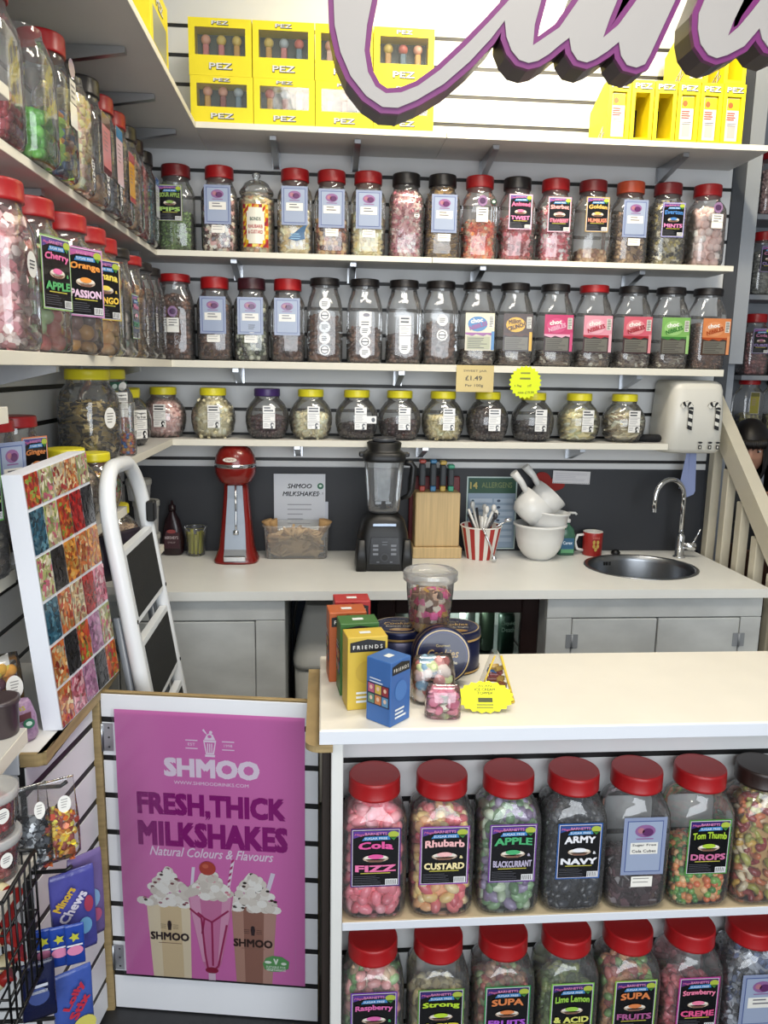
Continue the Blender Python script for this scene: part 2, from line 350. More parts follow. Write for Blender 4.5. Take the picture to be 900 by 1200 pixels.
# ------------------------------------------------------------------ sweet jars
# profile rows: (z, half width, half depth, superellipse exponent)
SHAPES = {
 'tall': dict(prof=[(0, .054, .050, 3.5), (.006, .061, .058, 4), (.02, .0652, .063, 4.2), (.10, .0655, .0635, 4.2), (.19, .0652, .063, 4.2), (.212, .064, .061, 3.8), (.228, .060, .056, 3), (.240, .053, .051, 2.3), (.248, .048, .048, 2), (.262, .047, .047, 2)], lid=(.052, .262, .305), H=.305),
 'square': dict(prof=[(0, .058, .050, 3.5), (.006, .064, .057, 4), (.02, .0685, .061, 4.6), (.10, .069, .0615, 4.6), (.195, .0685, .061, 4.6), (.218, .067, .060, 4.2), (.236, .061, .056, 3.2), (.246, .055, .053, 2.3), (.251, .050, .050, 2), (.266, .0495, .0495, 2)], lid=(.0545, .266, .305), H=.305),
 'wide': dict(prof=[(0, .066, .066, 2.6), (.008, .076, .076, 2.8), (.03, .081, .081, 3), (.16, .082, .082, 3), (.19, .080, .080, 2.8), (.215, .073, .073, 2.3), (.23, .064, .064, 2), (.245, .063, .063, 2)], lid=(.067, .243, .275), H=.275),
 'big': dict(prof=[(0, .07, .07, 2.2), (.012, .088, .088, 2.2), (.05, .102, .102, 2.2), (.10, .106, .106, 2.2), (.15, .103, .103, 2.2), (.19, .092, .092, 2.1), (.215, .075, .075, 2), (.225, .062, .062, 2), (.24, .061, .061, 2)], lid=(.065, .238, .27), H=.27),
 'bottle': dict(prof=[(0, .060, .054, 3.5), (.006, .065, .061, 4), (.02, .0685, .065, 4.2), (.10, .069, .0655, 4.2), (.185, .0685, .065, 4), (.212, .066, .063, 3.4), (.240, .060, .057, 2.8), (.262, .052, .051, 2.2), (.274, .050, .050, 2), (.284, .050, .050, 2)], lid=(.056, .283, .312), H=.312),
 'globe': dict(prof=[(0, .052, .048, 2.4), (.008, .064, .060, 2.4), (.03, .0775, .073, 2.4), (.06, .0835, .079, 2.3), (.085, .084, .080, 2.3), (.11, .079, .075, 2.2), (.13, .068, .066, 2.1), (.145, .056, .055, 2), (.152, .048, .048, 2), (.163, .047, .047, 2)], lid=(.050, .161, .190), H=.19),
}
NS = 28
def sering(w, d, n, z, seg=NS):
    a = np.arange(seg)*2*PI/seg; c, s = np.cos(a), np.sin(a)
    return np.stack([w*np.sign(c)*np.abs(c)**(2/n), d*np.sign(s)*np.abs(s)**(2/n), np.full(seg, z)], 1)
MC = {}
def jar_body(shape, scale=1., m=None):
    k = ('b', shape, scale, m and m.name)
    if k not in MC:
        P = SHAPES[shape]['prof']; MC[k] = MB().loft([sering(w*scale, d*scale, n, z*scale) for z, w, d, n in P], cap=(True, False)).mesh('jar_body', m or JAR)
    return MC[k]
def jar_lid(shape, color, scale=1., rough=.35):
    k = ('l', shape, color, scale)
    if k not in MC:
        r, z0, z1 = [q*scale for q in SHAPES[shape]['lid']]; n = 96; a = np.arange(n)*2*PI/n; rings = []
        rib = .0007*(np.arange(n) % 2)
        for rr, zz, kk in ((.97, z0, 0), (1, z0+.0015, 0), (1, z0+.006, 0), (.985, z0+.007, 1), (.985, z1-.008, 1), (.985, z1-.003, 0), (.96, z1-.0005, 0), (.93, z1, 0), (.90, z1-.0008, 0)):
            R = r*rr+rib*kk; rings.append(np.stack([R*np.cos(a), R*np.sin(a), np.full(n, zz)], 1))
        MC[k] = MB().loft(rings).mesh('lid', mat('lid_'+color.strip('#'), color, rough, noise=.05, scale=8))
    return MC[k]
LID = {'red': '#9c171b', 'dred': '#741a1d', 'black': '#1b1717', 'maroon': '#3a1820', 'orange': '#b5482a', 'yellow': '#e2d62a', 'purple': '#3c2560', 'brown': '#2a1c18'}
# sweet pieces: template vertices of about unit diameter
def _tmpl():
    out = {}
    def sph(seg, ring, sx=1, sy=1, sz=1):
        m = MB().sphere((0, 0, 0), (.5*sx, .5*sy, .5*sz), seg, ring); return np.concatenate(m.v), m.f, True
    out['ball'] = sph(7, 5); out['bigball'] = sph(14, 9); out['egg'] = sph(9, 6, 1.35, .85, .8); out['pip'] = sph(6, 4, 1.2, .8, .7); out['bean'] = sph(7, 5, 1.5, .75, .6); out['disc'] = sph(8, 4, 1.1, 1.1, .42)
    m = MB().cbox(-.45, -.45, -.45, .45, .45, .45, .1); out['cube'] = (np.concatenate(m.v), m.f, False)
    m = MB().cbox(-.8, -.3, -.25, .8, .3, .25, .08); out['stick'] = (np.concatenate(m.v), m.f, False)
    m = MB().tube([(-.9, 0, 0), (-.55, 0, 0), (-.45, 0, 0), (-.3, 0, 0), (.3, 0, 0), (.45, 0, 0), (.55, 0, 0), (.9, 0, 0)], [.34, .1, .12, .36, .36, .12, .1, .34], 6); out['wrap'] = (np.concatenate(m.v), m.f, False)
    m = MB().cbox(-.6, -.5, -.12, .6, .5, .12, .1); V = np.concatenate(m.v); V[:, 2] += .3*V[:, 0]**2-.2*V[:, 0]*V[:, 1]; out['flake'] = (V, m.f, False)
    m = MB().tube([(-.5, -.3, 0), (-.3, .1, .1), (0, .25, .1), (.3, .1, 0), (.5, -.3, 0)], [.2, .3, .32, .3, .18], 6); out['curl'] = (np.concatenate(m.v), m.f, True)
    return out
TM = _tmpl()
def pieces(P, kind, size, pal, rng, jit=.25, flat=False):
    """numpy cloud of pieces at points P, one colour of the palette each"""
    V0, F0, sm = TM[kind]; n = len(P); q = rng.normal(size=(n, 4)); q /= np.linalg.norm(q, axis=1)[:, None]
    if flat: q[:, 1:3] *= .25; q /= np.linalg.norm(q, axis=1)[:, None]
    w, x, y, z = q.T
    Rm = np.stack([1-2*(y*y+z*z), 2*(x*y-z*w), 2*(x*z+y*w), 2*(x*y+z*w), 1-2*(x*x+z*z), 2*(y*z-x*w), 2*(x*z-y*w), 2*(y*z+x*w), 1-2*(x*x+y*y)], 1).reshape(n, 3, 3)
    sc = size*(1+jit*(rng.random(n)-.5)); V = np.einsum('nij,kj->nki', Rm, V0)*sc[:, None, None]+P[:, None, :]
    cols = np.array([lin(c) for c in pal]); ci = cols[rng.integers(0, len(pal), n)]*(1.2+.45*rng.random((n, 1)))
    m = MB(); m.v = [V.reshape(-1, 3)]; nv = len(V0); m.n = nv*n
    m.f = [tuple(i+k*nv for i in f) for k in range(n) for f in F0]
    m.c = np.repeat(np.clip(ci, 0, 1), len(F0), 0).tolist(); m.sm = [sm]*len(m.f)
    return m
def merge(a, b):
    off = a.n; a.v += b.v; a.f += [tuple(i+off for i in f) for f in b.f]; a.c += list(map(tuple, b.c)); a.sm += b.sm; a.n += b.n; return a
EXT = dict(wrap=.72, stick=.62, bean=.55, egg=.52, flake=.55, curl=.55, bigball=.5, ball=.48, cube=.55)
def fill_mesh(prof, fill, kind, size, pal, seed, z0=.004, scale=1.):
    rng = np.random.default_rng(seed); pr = np.array(prof)*np.array([scale, scale, scale, 1])
    def sec(z): return [np.interp(z, pr[:, 0], pr[:, i]) for i in (1, 2, 3)]
    P = []; ins = size*EXT.get(kind, .45)+.002; pitch = size*.86; rows = np.arange(z0+size*.42, max(fill, z0+size*.5), pitch*.92)
    for k, z in enumerate(rows):
        w, d, n = sec(z); w -= ins; d -= ins; per = 3.6*(w+d); cnt = max(6, int(per/pitch))
        a = (np.arange(cnt)+.5*(k % 2)+.35*rng.random(cnt))*2*PI/cnt; c, s = np.cos(a), np.sin(a); n2 = min(n, 3.2)
        pts = np.stack([w*np.sign(c)*np.abs(c)**(2/n2), d*np.sign(s)*np.abs(s)**(2/n2), z+size*.35*(rng.random(cnt)-.5)], 1)
        pts[:, :2] *= (1-.12*rng.random((cnt, 1))); P.append(pts)
    w, d, n = sec(fill); cnt = int(2.6*w*d*3/(pitch*pitch)); r = np.sqrt(rng.random(cnt)); a = rng.random(cnt)*2*PI
    P.append(np.stack([(w-ins)*.95*r*np.cos(a), (d-ins)*.95*r*np.sin(a), fill+size*.5*(1-r)+size*.3*(rng.random(cnt)-.5)], 1))
    m = pieces(np.concatenate(P), kind, size, pal, rng, flat=kind in ('flake', 'disc'))
    zz = np.linspace(z0, max(fill-size*.3, z0+.004), 5); mean = tuple(np.clip(1.4*np.mean([lin(c) for c in pal], 0), 0, 1))
    core = MB()
    if min(pr[:, 2].max(), pr[:, 1].max()) > 1.6*size: core.loft([sering(max(.01, sec(z)[0]-size*.75-.002), max(.01, sec(z)[1]-size*.75-.002), 3, z, 16) for z in zz], mean, True)
    return merge(m, core) if core.n else m
def sweets(parent, shape, fill, kind, size, pal, seed, scale=1., sugar=False):
    o = obj('sweets', fill_mesh(SHAPES[shape]['prof'], fill, kind, size, pal, seed, scale=scale), SUGAR if sugar else CANDY, parent)
    o['kind'] = 'stuff'; return o
# ---- labels: printed paper sheets standing just off the jar's front
def lab_blue(w=.095, h=.135, plate=True, txt=None, price=True):
    m = MB().rect(-w/2, -h/2, w/2, h/2, '#8893b0'); b = .008
    m.rect(-w/2+b, -h/2+b, w/2-b, h/2-b, '#4a5a8c', 1).rect(-w/2+b+.002, -h/2+b+.002, w/2-b-.002, h/2-b-.002, '#96a2ba', 2)
    m.ell(0, h*.27, w*.24, h*.11, '#8a5f8e', 3).ell(w*.06, h*.25, w*.13, h*.07, '#5c2f5e', 4).ell(-w*.1, h*.28, w*.08, h*.05, '#a8707f', 4).rect(-w*.2, h*.125, w*.2, h*.145, '#8a5f8e', 3)
    if plate:
        m.rect(-w*.32, -h*.13, w*.32, h*.07, '#e4e2da', 3)
        if txt:
            for i, t in enumerate(txt): m.text(t, 0, h*.025-i*h*.1, w*.56, h*.05, '#35343c', 4, .015)
        else: m.bars(-w*.2, w*.22, h*.04, 2, h*.07, h*.025, '#6a6870', 4, int(w*1e4))
    if price: m.rect(-w*.24, -h*.5-.03, w*.26, -h*.5-.004, '#eeebe2', 1).bars(-w*.2, w*.2, -h*.5-.008, 2, .009, .002, '#8b8984', 2)
    return m
def lab_black(border, t1, c1, t2, c2, w=.088, h=.125, hdr='#5a4a8c', sf=True, amp=True, stripe='#b8b04a', z1=.12, badge=True):
    m = MB().rect(-w/2, -h/2, w/2, h/2, border).rect(-w/2+.003, -h/2+.003, w/2-.003, h/2-.003, '#cfc9d6', 1).rect(-w/2+.0045, -h/2+.0045, w/2-.0045, h/2-.0045, '#0d0d10', 2)
    m.poly([(-w*.45, h*.46), (-w*.45, h*.34), (-w*.2, h*.40), (w*.2, h*.40), (w*.45, h*.34), (w*.45, h*.46)], hdr, 3)
    m.text('BARNETTS', -.0*w, h*.415, w*.44, h*.045, '#d88bb4', 5, .03).text('Mega', -w*.33, h*.40, w*.2, h*.05, '#c86a9c', 5, .02, .3)
    if badge: m.ell(w*.35, h*.40, w*.11, h*.055, '#a9b846', 5).poly([(w*.27, h*.36), (w*.42, h*.36), (w*.36, h*.30)], '#3f7c3c', 5)
    if sf: m.poly([(-w*.28, h*.30), (-w*.22, h*.365), (w*.26, h*.375), (w*.29, h*.31)], '#3f7fb8', 4).text('SUGAR FREE', 0, h*.338, w*.46, h*.038, '#d5e4f2', 6, .02)
    m.text(t1, 0, h*.205, w*.80 if len(t1) > 4 else w*.7, h*.125, c1, 6, .045, arc=h*.02)
    m.ell(0, -h*.005, w*.26, h*.062, '#b9a592', 5).ell(0, h*.012, w*.24, h*.045, '#e5ddd0', 6).ell(0, h*.03, w*.16, h*.04, c1, 7).poly([(-w*.2, -h*.01), (w*.2, -h*.01), (w*.12, -h*.065), (-w*.12, -h*.065)], '#7b5a4c', 6)
    if amp: m.text('&', w*.34, -h*.02, w*.07, h*.05, c2, 6, .03)
    m.text(t2, 0, -h*.165, w*.82, h*.115, c2, 6, .05, arc=-h*.01)
    m.rect(-w*.3, -h*.262, w*.3, -h*.247, stripe, 5).bars(-w*.43, w*.2, -h*.30, 5, h*.03, h*.012, '#4a4a50', 5, 3)
    m.rect(w*.2, -h*.46, w*.44, -h*.36, '#e8e8e8', 5)
    for i in range(6): m.rect(w*(.22+.035*i), -h*.45, w*(.235+.035*i), -h*.37, '#222222', 6)
    return m
def lab_choc(bg, blob, ink, low, t1='choc', t2='NIBBLES', w=.112, h=.14, tc='#f0efe8'):
    m = MB().rect(-w/2, -h/2, w/2, h/2, low).rect(-w/2, -h*.02, w/2, h/2, bg, 1)
    m.poly([(-w*.5, -h*.02)]+[(-w*.5+w*i/8, -h*(.06+.025*((i*7) % 3))) for i in range(9)]+[(w*.5, -h*.02)], ink, 2)
    m.ell(-w*.08, h*.21, w*.34, h*.2, blob, 3).text(t1, -w*.12, h*.30, w*.42, h*.12, tc, 5, .04, rot=.15).text(t2, -w*.06, h*.16, w*.62, h*.12, ink, 5, .05, rot=.3)
    m.rect(w*.3, h*.12, w*.46, h*.42, '#d8d6cc', 3).bars(w*.32, w*.45, h*.4, 8, h*.034, h*.016, '#55524e', 4, 5)
    m.rect(-w*.44, -h*.46, w*.36, -h*.12, '#6d6a60' if low != '#c9c3ac' else '#a3a585', 2).bars(-w*.4, w*.3, -h*.16, 6, h*.05, h*.018, '#4c4944', 3, 9)
    m.rect(w*.4, -h*.48, w*.5, h*.02, blob, 3); return m
def lab_stickers(n, w=.036, gap=.034, top=.0, first=False):
    m = MB()
    for i in range(n):
        z = top-i*gap; m.ell(0, z, w/2, w/2, '#e8e7e3', i % 2, 18)
        if i in (1, 4): m.ell(0, z, w*.36, w*.36, '#44434a', 2, 16).ell(0, z, w*.29, w*.29, '#e8e7e3', 3, 16).rect(-w*.3, z-.002, w*.3, z+.002, '#44434a', 4)
        else: m.bars(-w*.28, w*.3, z+.008, 3, .0065, .0025, '#3c3b40', 2, i)
    return m
def lab_white(w=.046, h=.085, girl=True, seed=0, txt=None):
    m = MB().rect(-w/2, -h/2, w/2, h/2, '#eceae4').rect(-w/2, h*.16, w/2, h*.18, '#77757a', 1).rect(-w/2, -h*.2, w/2, -h*.18, '#77757a', 1)
    if txt:
        for i, t in enumerate(txt): m.text(t, 0, h*.38-i*h*.13, w*.8, h*.09, '#222226', 2, .02)
    else: m.bars(-w*.4, w*.4, h*.44, 2, h*.12, h*.06, '#33333a', 1, seed)
    m.bars(-w*.4, w*.42, h*.12, 4, h*.07, h*.02, '#a3a1a0', 1, seed+1)
    if girl: m.ell(w*.26, -h*.33, w*.15, h*.1, '#1c1c20', 2).ell(w*.3, -h*.35, w*.08, h*.055, '#eceae4', 3).poly([(w*.1, -h*.49), (w*.34, -h*.49), (w*.22, -h*.36)], '#1c1c20', 2).bars(-w*.42, w*.05, -h*.27, 3, h*.06, h*.02, '#a3a1a0', 1, seed)
    return m
def lab_seal(white=True):
    m = MB().ell(0, .045, .018, .020, '#8d6f94', 0).ell(0, .045, .012, .011, '#4f3657', 1)
    if white: m.rect(-.022, -.03, .022, .022, '#eceae2').bars(-.015, .016, .016, 3, .009, .003, '#56545a', 1, 2).rect(-.022, -.0075, .022, -.0065, '#77757a', 1)
    return m
def lab_plain(bg, band, w=.06, h=.13, low=None):
    m = MB().rect(-w/2, -h/2, w/2, h/2, '#d8d4d0').rect(-w/2+.0015, -h/2+.0015, w/2-.0015, h/2-.0015, bg, 1).rect(-w/2+.0015, h*.3, w/2-.0015, h/2-.0015, band, 2)
    if low: m.rect(-w/2+.0015, -h/2+.0015, w/2-.0015, -h*.38, low, 2)
    m.bars(-w*.3, w*.3, h*.2, 5, h*.07, h*.02, '#8d7a7a', 2, 4); return m
JC = [0]
def jar(name, label, loc, shape='tall', lid='red', fill=.15, cand=('ball', .02, ['#884433']), lab=None, lz=.15, lx=0., rz=0., group=None, scale=1., sugar=False, lidz=0., ly=0., cat='jar', second=None):
    t = thing(name, label, cat, loc, rz, group); JC[0] += 1
    place('jar_body', jar_body(shape, scale), t)
    if lid: place('lid', jar_lid(shape, LID.get(lid, lid), scale), t, (0, 0, lidz), (0, 0, JC[0]*.7))
    if cand: sweets(t, shape, fill, cand[0], cand[1], cand[2], JC[0], scale, sugar)
    pr = np.array(SHAPES[shape]['prof'])*scale
    for lb, z, x, tilt in ([(lab, lz, lx, 0.)] if lab else [])+(second or []):
        dd = np.interp(z, pr[:, 0], pr[:, 2]); obj('paper_label', lb, PRINTG, t, (x, -dd-.0025-ly, z), (tilt, 0, 0))
    return t
G1, G2, G3, GF, GG = 'jars on the top jar shelf', 'jars on the middle jar shelf', 'globe jars on the lowest wall shelf', 'jars in the front counter, upper shelf', 'jars in the front counter, lower shelf'
PX1 = [-.540, -.383, -.246, -.106, .029, .165, .308, .445, .587, .731, .879, 1.025, 1.172, 1.32, 1.478]
def r1(i): return (PX1[i], -.118, Z1+.0005)
BR, CRM, PNK = ['#5c3a28', '#8a6040', '#3c241a'], ['#d9c79a', '#c9b27c', '#e5d8b4'], ['#c86a78', '#d98f96', '#e8c9c4']
jar('sweet_jar', 'jar of small green pips labelled SOUR APPLE PIPS', r1(0), lid='dred', fill=.135, cand=('pip', .013, ['#47602c', '#5c7a38', '#3b5226', '#6e8a4c']), lab=lab_black('#7d8f5c', 'SOUR APPLE', '#8fae5a', 'PIPS', '#9fc46a', amp=False, sf=True), lz=.165, lx=-.012, group=G1)
jar('sweet_jar', 'jar of brown, pink and white nougat pieces with blue card, second in top row', r1(1), lid='red', fill=.20, cand=('cube', .015, ['#d8c8b0', '#5a3a30', '#c99a90', '#e5dcc8', '#3c2620']), lab=lab_blue(), lz=.165, group=G1)
t = thing('sweet_jar', 'round stoppered glass jar with yellow and red patterned label', 'jar', (PX1[2]-.002, -.118, Z1+.0005), 0, G1)
ap = [(0, .052), (.006, .062), (.02, .066), (.19, .066), (.20, .063), (.204, .058), (.209, .058), (.214, .060)]
obj('jar_body', MB().lathe([(r, z) for z, r in ap], 28, cap=(True, False)), JARG, t)
obj('stopper', MB().lathe([(.061, .214), (.064, .222), (.061, .229), (.055, .236), (.052, .24), (.045, .252), (.03, .262), (.012, .266), (.008, .27), (.014, .276), (.016, .283), (.012, .29), (.003, .293)], 28, cap=(True, True)), JARG, t)
o = obj('sweets', fill_mesh([(z, r, r, 2) for z, r in ap], .19, 'bean', .022, ['#cdb98a', '#d9a27c', '#e2d6b0'], 77), SUGAR, t); o['kind'] = 'stuff'
m = MB(); N = 10; w, h = .1, .15
cols = ['#d8b428', '#b03a30', '#c98a2c', '#8c2a34', '#e0cf6a']
def curved(u, R=.0675): return (R*math.sin(u/R), -R*math.cos(u/R))
for i in range(8):
    for k in range(10):
        u0, u1 = -w/2+w*i/8, -w/2+w*(i+1)/8; z0, z1 = h*k/10, h*(k+1)/10; a, b = curved(u0), curved(u1)
        q = [(a[0], a[1], z0), (b[0], b[1], z0), (b[0], b[1], z1), (a[0], a[1], z1)]
        m.add(q, [(0, 1, 2)], cols[(i*3+k*2) % 5]); m.add(q, [(0, 2, 3)], cols[(i+k*3+1) % 5])
for (x0, x1, z0, z1) in ((-.033, .033, .025, .125), (-.026, .026, .012, .138)):
    for i in range(6):
        a, b = curved(x0+(x1-x0)*i/6, .0684), curved(x0+(x1-x0)*(i+1)/6, .0684); m.add([(a[0], a[1], z0), (b[0], b[1], z0), (b[0], b[1], z1), (a[0], a[1], z1)], [(0, 1, 2, 3)], '#e6e2d4')
for tx, z, ww, hh, c in (('BONDS', .098, .04, .013, '#5a6a5c'), ('RHUBARB', .072, .054, .013, '#b0504a'), ('& CUSTARD', .053, .054, .013, '#b0504a')):
    V, Fc, sz = text2d(tx, .03); Q = V*np.array([ww/sz[0], hh/sz[1]]); P = [curved(u, .0689) for u in Q[:, 0]]; m.add([(p[0], p[1], z+v) for p, v in zip(P, Q[:, 1])], Fc, c)
obj('paper_label', m, PRINTG, t, (0, 0, .022))
jar('sweet_jar', 'jar of cream sweets with blue printed splash below blue card', r1(3), fill=.16, cand=('stick', .02, CRM+['#e9e2cf']), lab=lab_blue(price=False), lz=.17, group=G1,
    second=[(MB().poly([(-.03, -.02), (-.012, -.004), (.02, .022), (.04, .03), (.03, .0), (.033, -.02), (.0, -.028)], '#27547c').bars(-.02, .025, -.002, 3, .008, .0025, '#7fb0d0', 1, 3), .075, .005, 0.)])
jar('sweet_jar', 'jar of mixed brown and cream sweets with blue card, fifth in top row', r1(4), fill=.13, cand=('ball', .02, ['#7c4a34', '#c9a06c', '#4a2c24', '#d8c09a', '#a8664c']), lab=lab_blue(), lz=.165, group=G1)
jar('sweet_jar', 'jar of pale yellow banana sweets with blue card', r1(5), fill=.15, cand=('stick', .02, ['#e0d0a0', '#d8c48a', '#eadfb8']), lab=lab_blue(), lz=.165, group=G1)
jar('sweet_jar', 'black lidded jar filled with pink and white striped sweets, no card', r1(6), lid='black', fill=.225, cand=('wrap', .019, ['#b8707c', '#d8b0ac', '#8c4048', '#dcc8c0', '#a85868']), lab=lab_stickers(1, .02), lz=.15, lx=.035, group=G1)
jar('sweet_jar', 'black lidded jar full of amber brown sweets with blue card', r1(7), lid='black', fill=.25, cand=('flake', .02, ['#7a5a2c', '#a8843c', '#4c3420', '#8c6a34']), lab=lab_blue(), lz=.16, group=G1)
jar('sweet_jar', 'jar half filled with bright orange wrapped sweets', r1(8), fill=.13, cand=('wrap', .02, ['#d0583c', '#c8402c', '#e08858', '#e8b898']), lab=lab_seal(), lz=.165, group=G1, second=[(MB().ell(0, 0, .011, .011, '#2c4038').ell(0, 0, .006, .005, '#c8d8c8', 1), .208, .042, 0.)])
jar('sweet_jar', 'black lidded jar of red and pink twists labelled ANISEED TWIST', r1(9), lid='black', fill=.15, cand=('wrap', .022, ['#b03038', '#c85868', '#d8a0a4', '#8c2430']), lab=lab_black('#c8a0b8', 'Aniseed', '#d87098', 'TWIST', '#e080b0', amp=False, sf=True), lz=.175, group=G1)
jar('sweet_jar', 'jar of pink and white sweets with pink lettered black label', r1(10), fill=.19, cand=('wrap', .021, ['#c0485c', '#dc98a4', '#e8d8d4', '#a83448']), lab=lab_black('#c898a8', 'Sherbet', '#e0a0a0', 'STRAWBERRY', '#e08098', amp=False), lz=.17, group=G1)
jar('sweet_jar', 'nearly empty jar labelled GOLDEN HUMBUGS', r1(11), lid='dred', fill=.045, cand=('ball', .02, ['#b08860', '#d0b088', '#8c5c3c']), lab=lab_black('#b89a5c', 'Golden', '#d8b060', 'HUMBUGS', '#e08a70', amp=False), lz=.175, group=G1)
jar('sweet_jar', 'orange lidded jar of brown humbugs with blue card', r1(12), lid='orange', fill=.18, cand=('bean', .021, ['#9c7c58', '#6a4a34', '#b89870', '#54382a']), lab=lab_blue(), lz=.165, group=G1)
jar('sweet_jar', 'jar of black and gold wrapped sweets with label reading MINTS', r1(13), lid='dred', fill=.22, cand=('wrap', .02, ['#3c3a2c', '#6a6038', '#1c1c18', '#a89858', '#d0c8b0']), lab=lab_black('#8a8ac0', 'Everton', '#4c80c0', 'MINTS', '#d080b0', amp=False), lz=.165, group=G1)
jar('sweet_jar', 'jar of large pale pink marshmallow sweets at right end', r1(14), fill=.20, cand=('ball', .034, ['#c8a8a0', '#d8bcb4', '#b89890', '#dccac2']), lab=lab_seal(), lz=.17, lx=.015, group=G1, sugar=True)
PX2 = [-.554, -.408, -.271, -.135, .005, .157, .308, .4495, .594, .741, .9, 1.054, 1.212, 1.364, 1.516]
def r2(i): return (PX2[i], -.12, Z2+.0005)
DK = ['#4a2c20', '#5a3828', '#36201a', '#684432']
jar('sweet_jar', 'red lidded jar of dark round chocolates with small seal and white label', r2(0), 'bottle', 'red', .225, ('ball', .022, DK), lab_seal(), .13, group=G2)
jar('sweet_jar', 'red lidded jar of dark coffee beans with blue card', r2(1), 'tall', 'red', .20, ('bean', .015, ['#54382a', '#6a4832', '#3c261c']), lab_blue(), .165, group=G2)
jar('sweet_jar', 'dark lidded jar of green and white mints with blue card and sticker', r2(2), 'tall', 'maroon', .20, ('ball', .02, ['#4c5440', '#c8c8b4', '#6a7050', '#2c2c24', '#a8a890']), lab_blue(), .165, group=G2, second=[(lab_stickers(1, .045), .125, .005, 0.)])
jar('sweet_jar', 'red lidded jar of dark chocolates with blue card, fourth in middle row', r2(3), 'tall', 'red', .105, ('bean', .024, DK), lab_blue(price=False), .165, group=G2)
jar('sweet_jar', 'black lidded jar with a column of five white round stickers', r2(4), 'bottle', 'black', .16, ('bean', .028, ['#5c3c2a', '#6e4a34', '#4a2e20']), lab_stickers(5, .042, .042), .215, group=G2)
jar('sweet_jar', 'black lidded jar with label above overlapping white stickers', r2(5), 'bottle', 'black', .12, ('bean', .024, ['#5c4030', '#7a5844', '#4a3024']), lab_stickers(3, .042, .04), .12, group=G2, second=[(MB().rect(-.023, -.025, .023, .03, '#e6e4de').ell(.004, .018, .013, .007, '#777480', 1).bars(-.015, .016, -.006, 2, .009, .004, '#4c4a50', 1), .16, 0., 0.)])
jar('sweet_jar', 'black lidded jar with long white label over one round sticker', r2(6), 'bottle', 'black', .10, ('ball', .022, ['#4e342a', '#3e2820', '#64483c']), lab_white(.044, .105, False), .125, group=G2, second=[(lab_stickers(1, .046), .06, 0., 0.)])
jar('sweet_jar', 'black lidded jar with two separate round white stickers', r2(7), 'bottle', 'black', .14, ('bean', .028, ['#5c4030', '#4a3228', '#705444']), lab_stickers(2, .042, .055), .165, group=G2)
CH = ('flake', .014, ['#4e382c', '#7c6a58', '#b4ac9a', '#3a2820', '#664e3a'])
chd = [(8, 'black', 'cream and blue', ('#d8d2b4', '#3a78b0', '#8c4a8c', '#c9c3ac'), {}), (9, 'black', 'yellow and brown, lettered CRUNCH', ('#3c2418', '#d8a82c', '#4c2c1c', '#30241e'), dict(t1='Million', t2='CRUNCH', tc='#4c2c1c')),
 (10, 'black', 'magenta', ('#b83464', '#c84878', '#e0a0b8', '#3a2a2a'), {}), (11, 'red', 'pale pink', ('#d890a0', '#e0a8b4', '#a82c3c', '#443030'), {}), (12, 'black', 'red and pink', ('#c85c6c', '#d88a90', '#98242c', '#3c2828'), {}), (13, 'black', 'green', ('#7cae5c', '#98c478', '#3c7a34', '#4a443c'), {}), (14, 'black', 'orange', ('#d0804c', '#d89060', '#a8481c', '#4a3428'), {})]
for i, ld, nm, (bg, bl, ink, low), kw in chd:
    jar('sweet_jar', f'{"red" if ld == "red" else "black"} lidded jar of chocolate chips with {nm} label', r2(i), 'bottle', ld, .055 if i < 14 else .17, CH if i < 14 else ('pip', .014, ['#5c3c2a', '#4a2e20', '#6e4a34']), lab_choc(bg, bl, ink, low, **kw), .125, .012 if i == 14 else 0, group=G2)
PX3 = [-.422, -.216, -.048, .131, .299, .471, .649, .832, 1.019, 1.205]
g3 = [('yellow', .15, ('stick', .024, ['#cfc6a4', '#ddd6b8', '#bfb590']), 'packed with cream fudge sticks, leftmost of the row', None), ('purple', .075, ('ball', .02, ['#3c1e20', '#2c1618', '#4c2a2c']), 'with the only purple lid', None), ('yellow', .085, ('curl', .024, ['#cfc4a0', '#ddd4b4']), 'with cream curls beside the purple lidded one', None),
 ('yellow', .05, ('ball', .02, ['#33201c', '#241512']), 'with shallow dark chocolates and a second small tag', 1), ('yellow', .065, ('ball', .022, ['#3a2220', '#2a1816', '#4a2e2a']), 'of dark sweets directly above the blender lid', None), ('yellow', .08, ('curl', .022, ['#d6caa2', '#c6b888']), 'with cream curls below the gold price card', None),
 ('yellow', .115, ('ball', .022, ['#30201c', '#241614', '#443028']), 'well filled with dark chocolates under the gold price card', None), ('yellow', .065, ('ball', .022, ['#1e1412', '#2c1c18']), 'of dark sweets behind the yellow starburst card', None), ('yellow', .10, ('disc', .032, ['#dcd0a0', '#cfc28e', '#e6dcb6']), 'of pale yellow discs, second from the right', None), ('yellow', .09, ('flake', .036, ['#cfc4a2', '#a89878', '#ddd4ba', '#8c7a60']), 'of nutty cream slabs, rightmost of the row', None)]
for i, (ld, fl, cd, ds, ex) in enumerate(g3):
    jar('globe_jar', f'{"purple" if ld == "purple" else "yellow"} lidded globe jar {ds}', (PX3[i], -.125, Z3+.0005), 'globe', ld, fl, cd, lab_white(seed=i), .085, .012, group=G3, ly=.002, second=[(MB().rect(-.02, -.014, .02, .014, '#eceae4').ell(.008, 0, .007, .009, '#1c1c20', 1), .08, .052, 0.)] if ex else None)
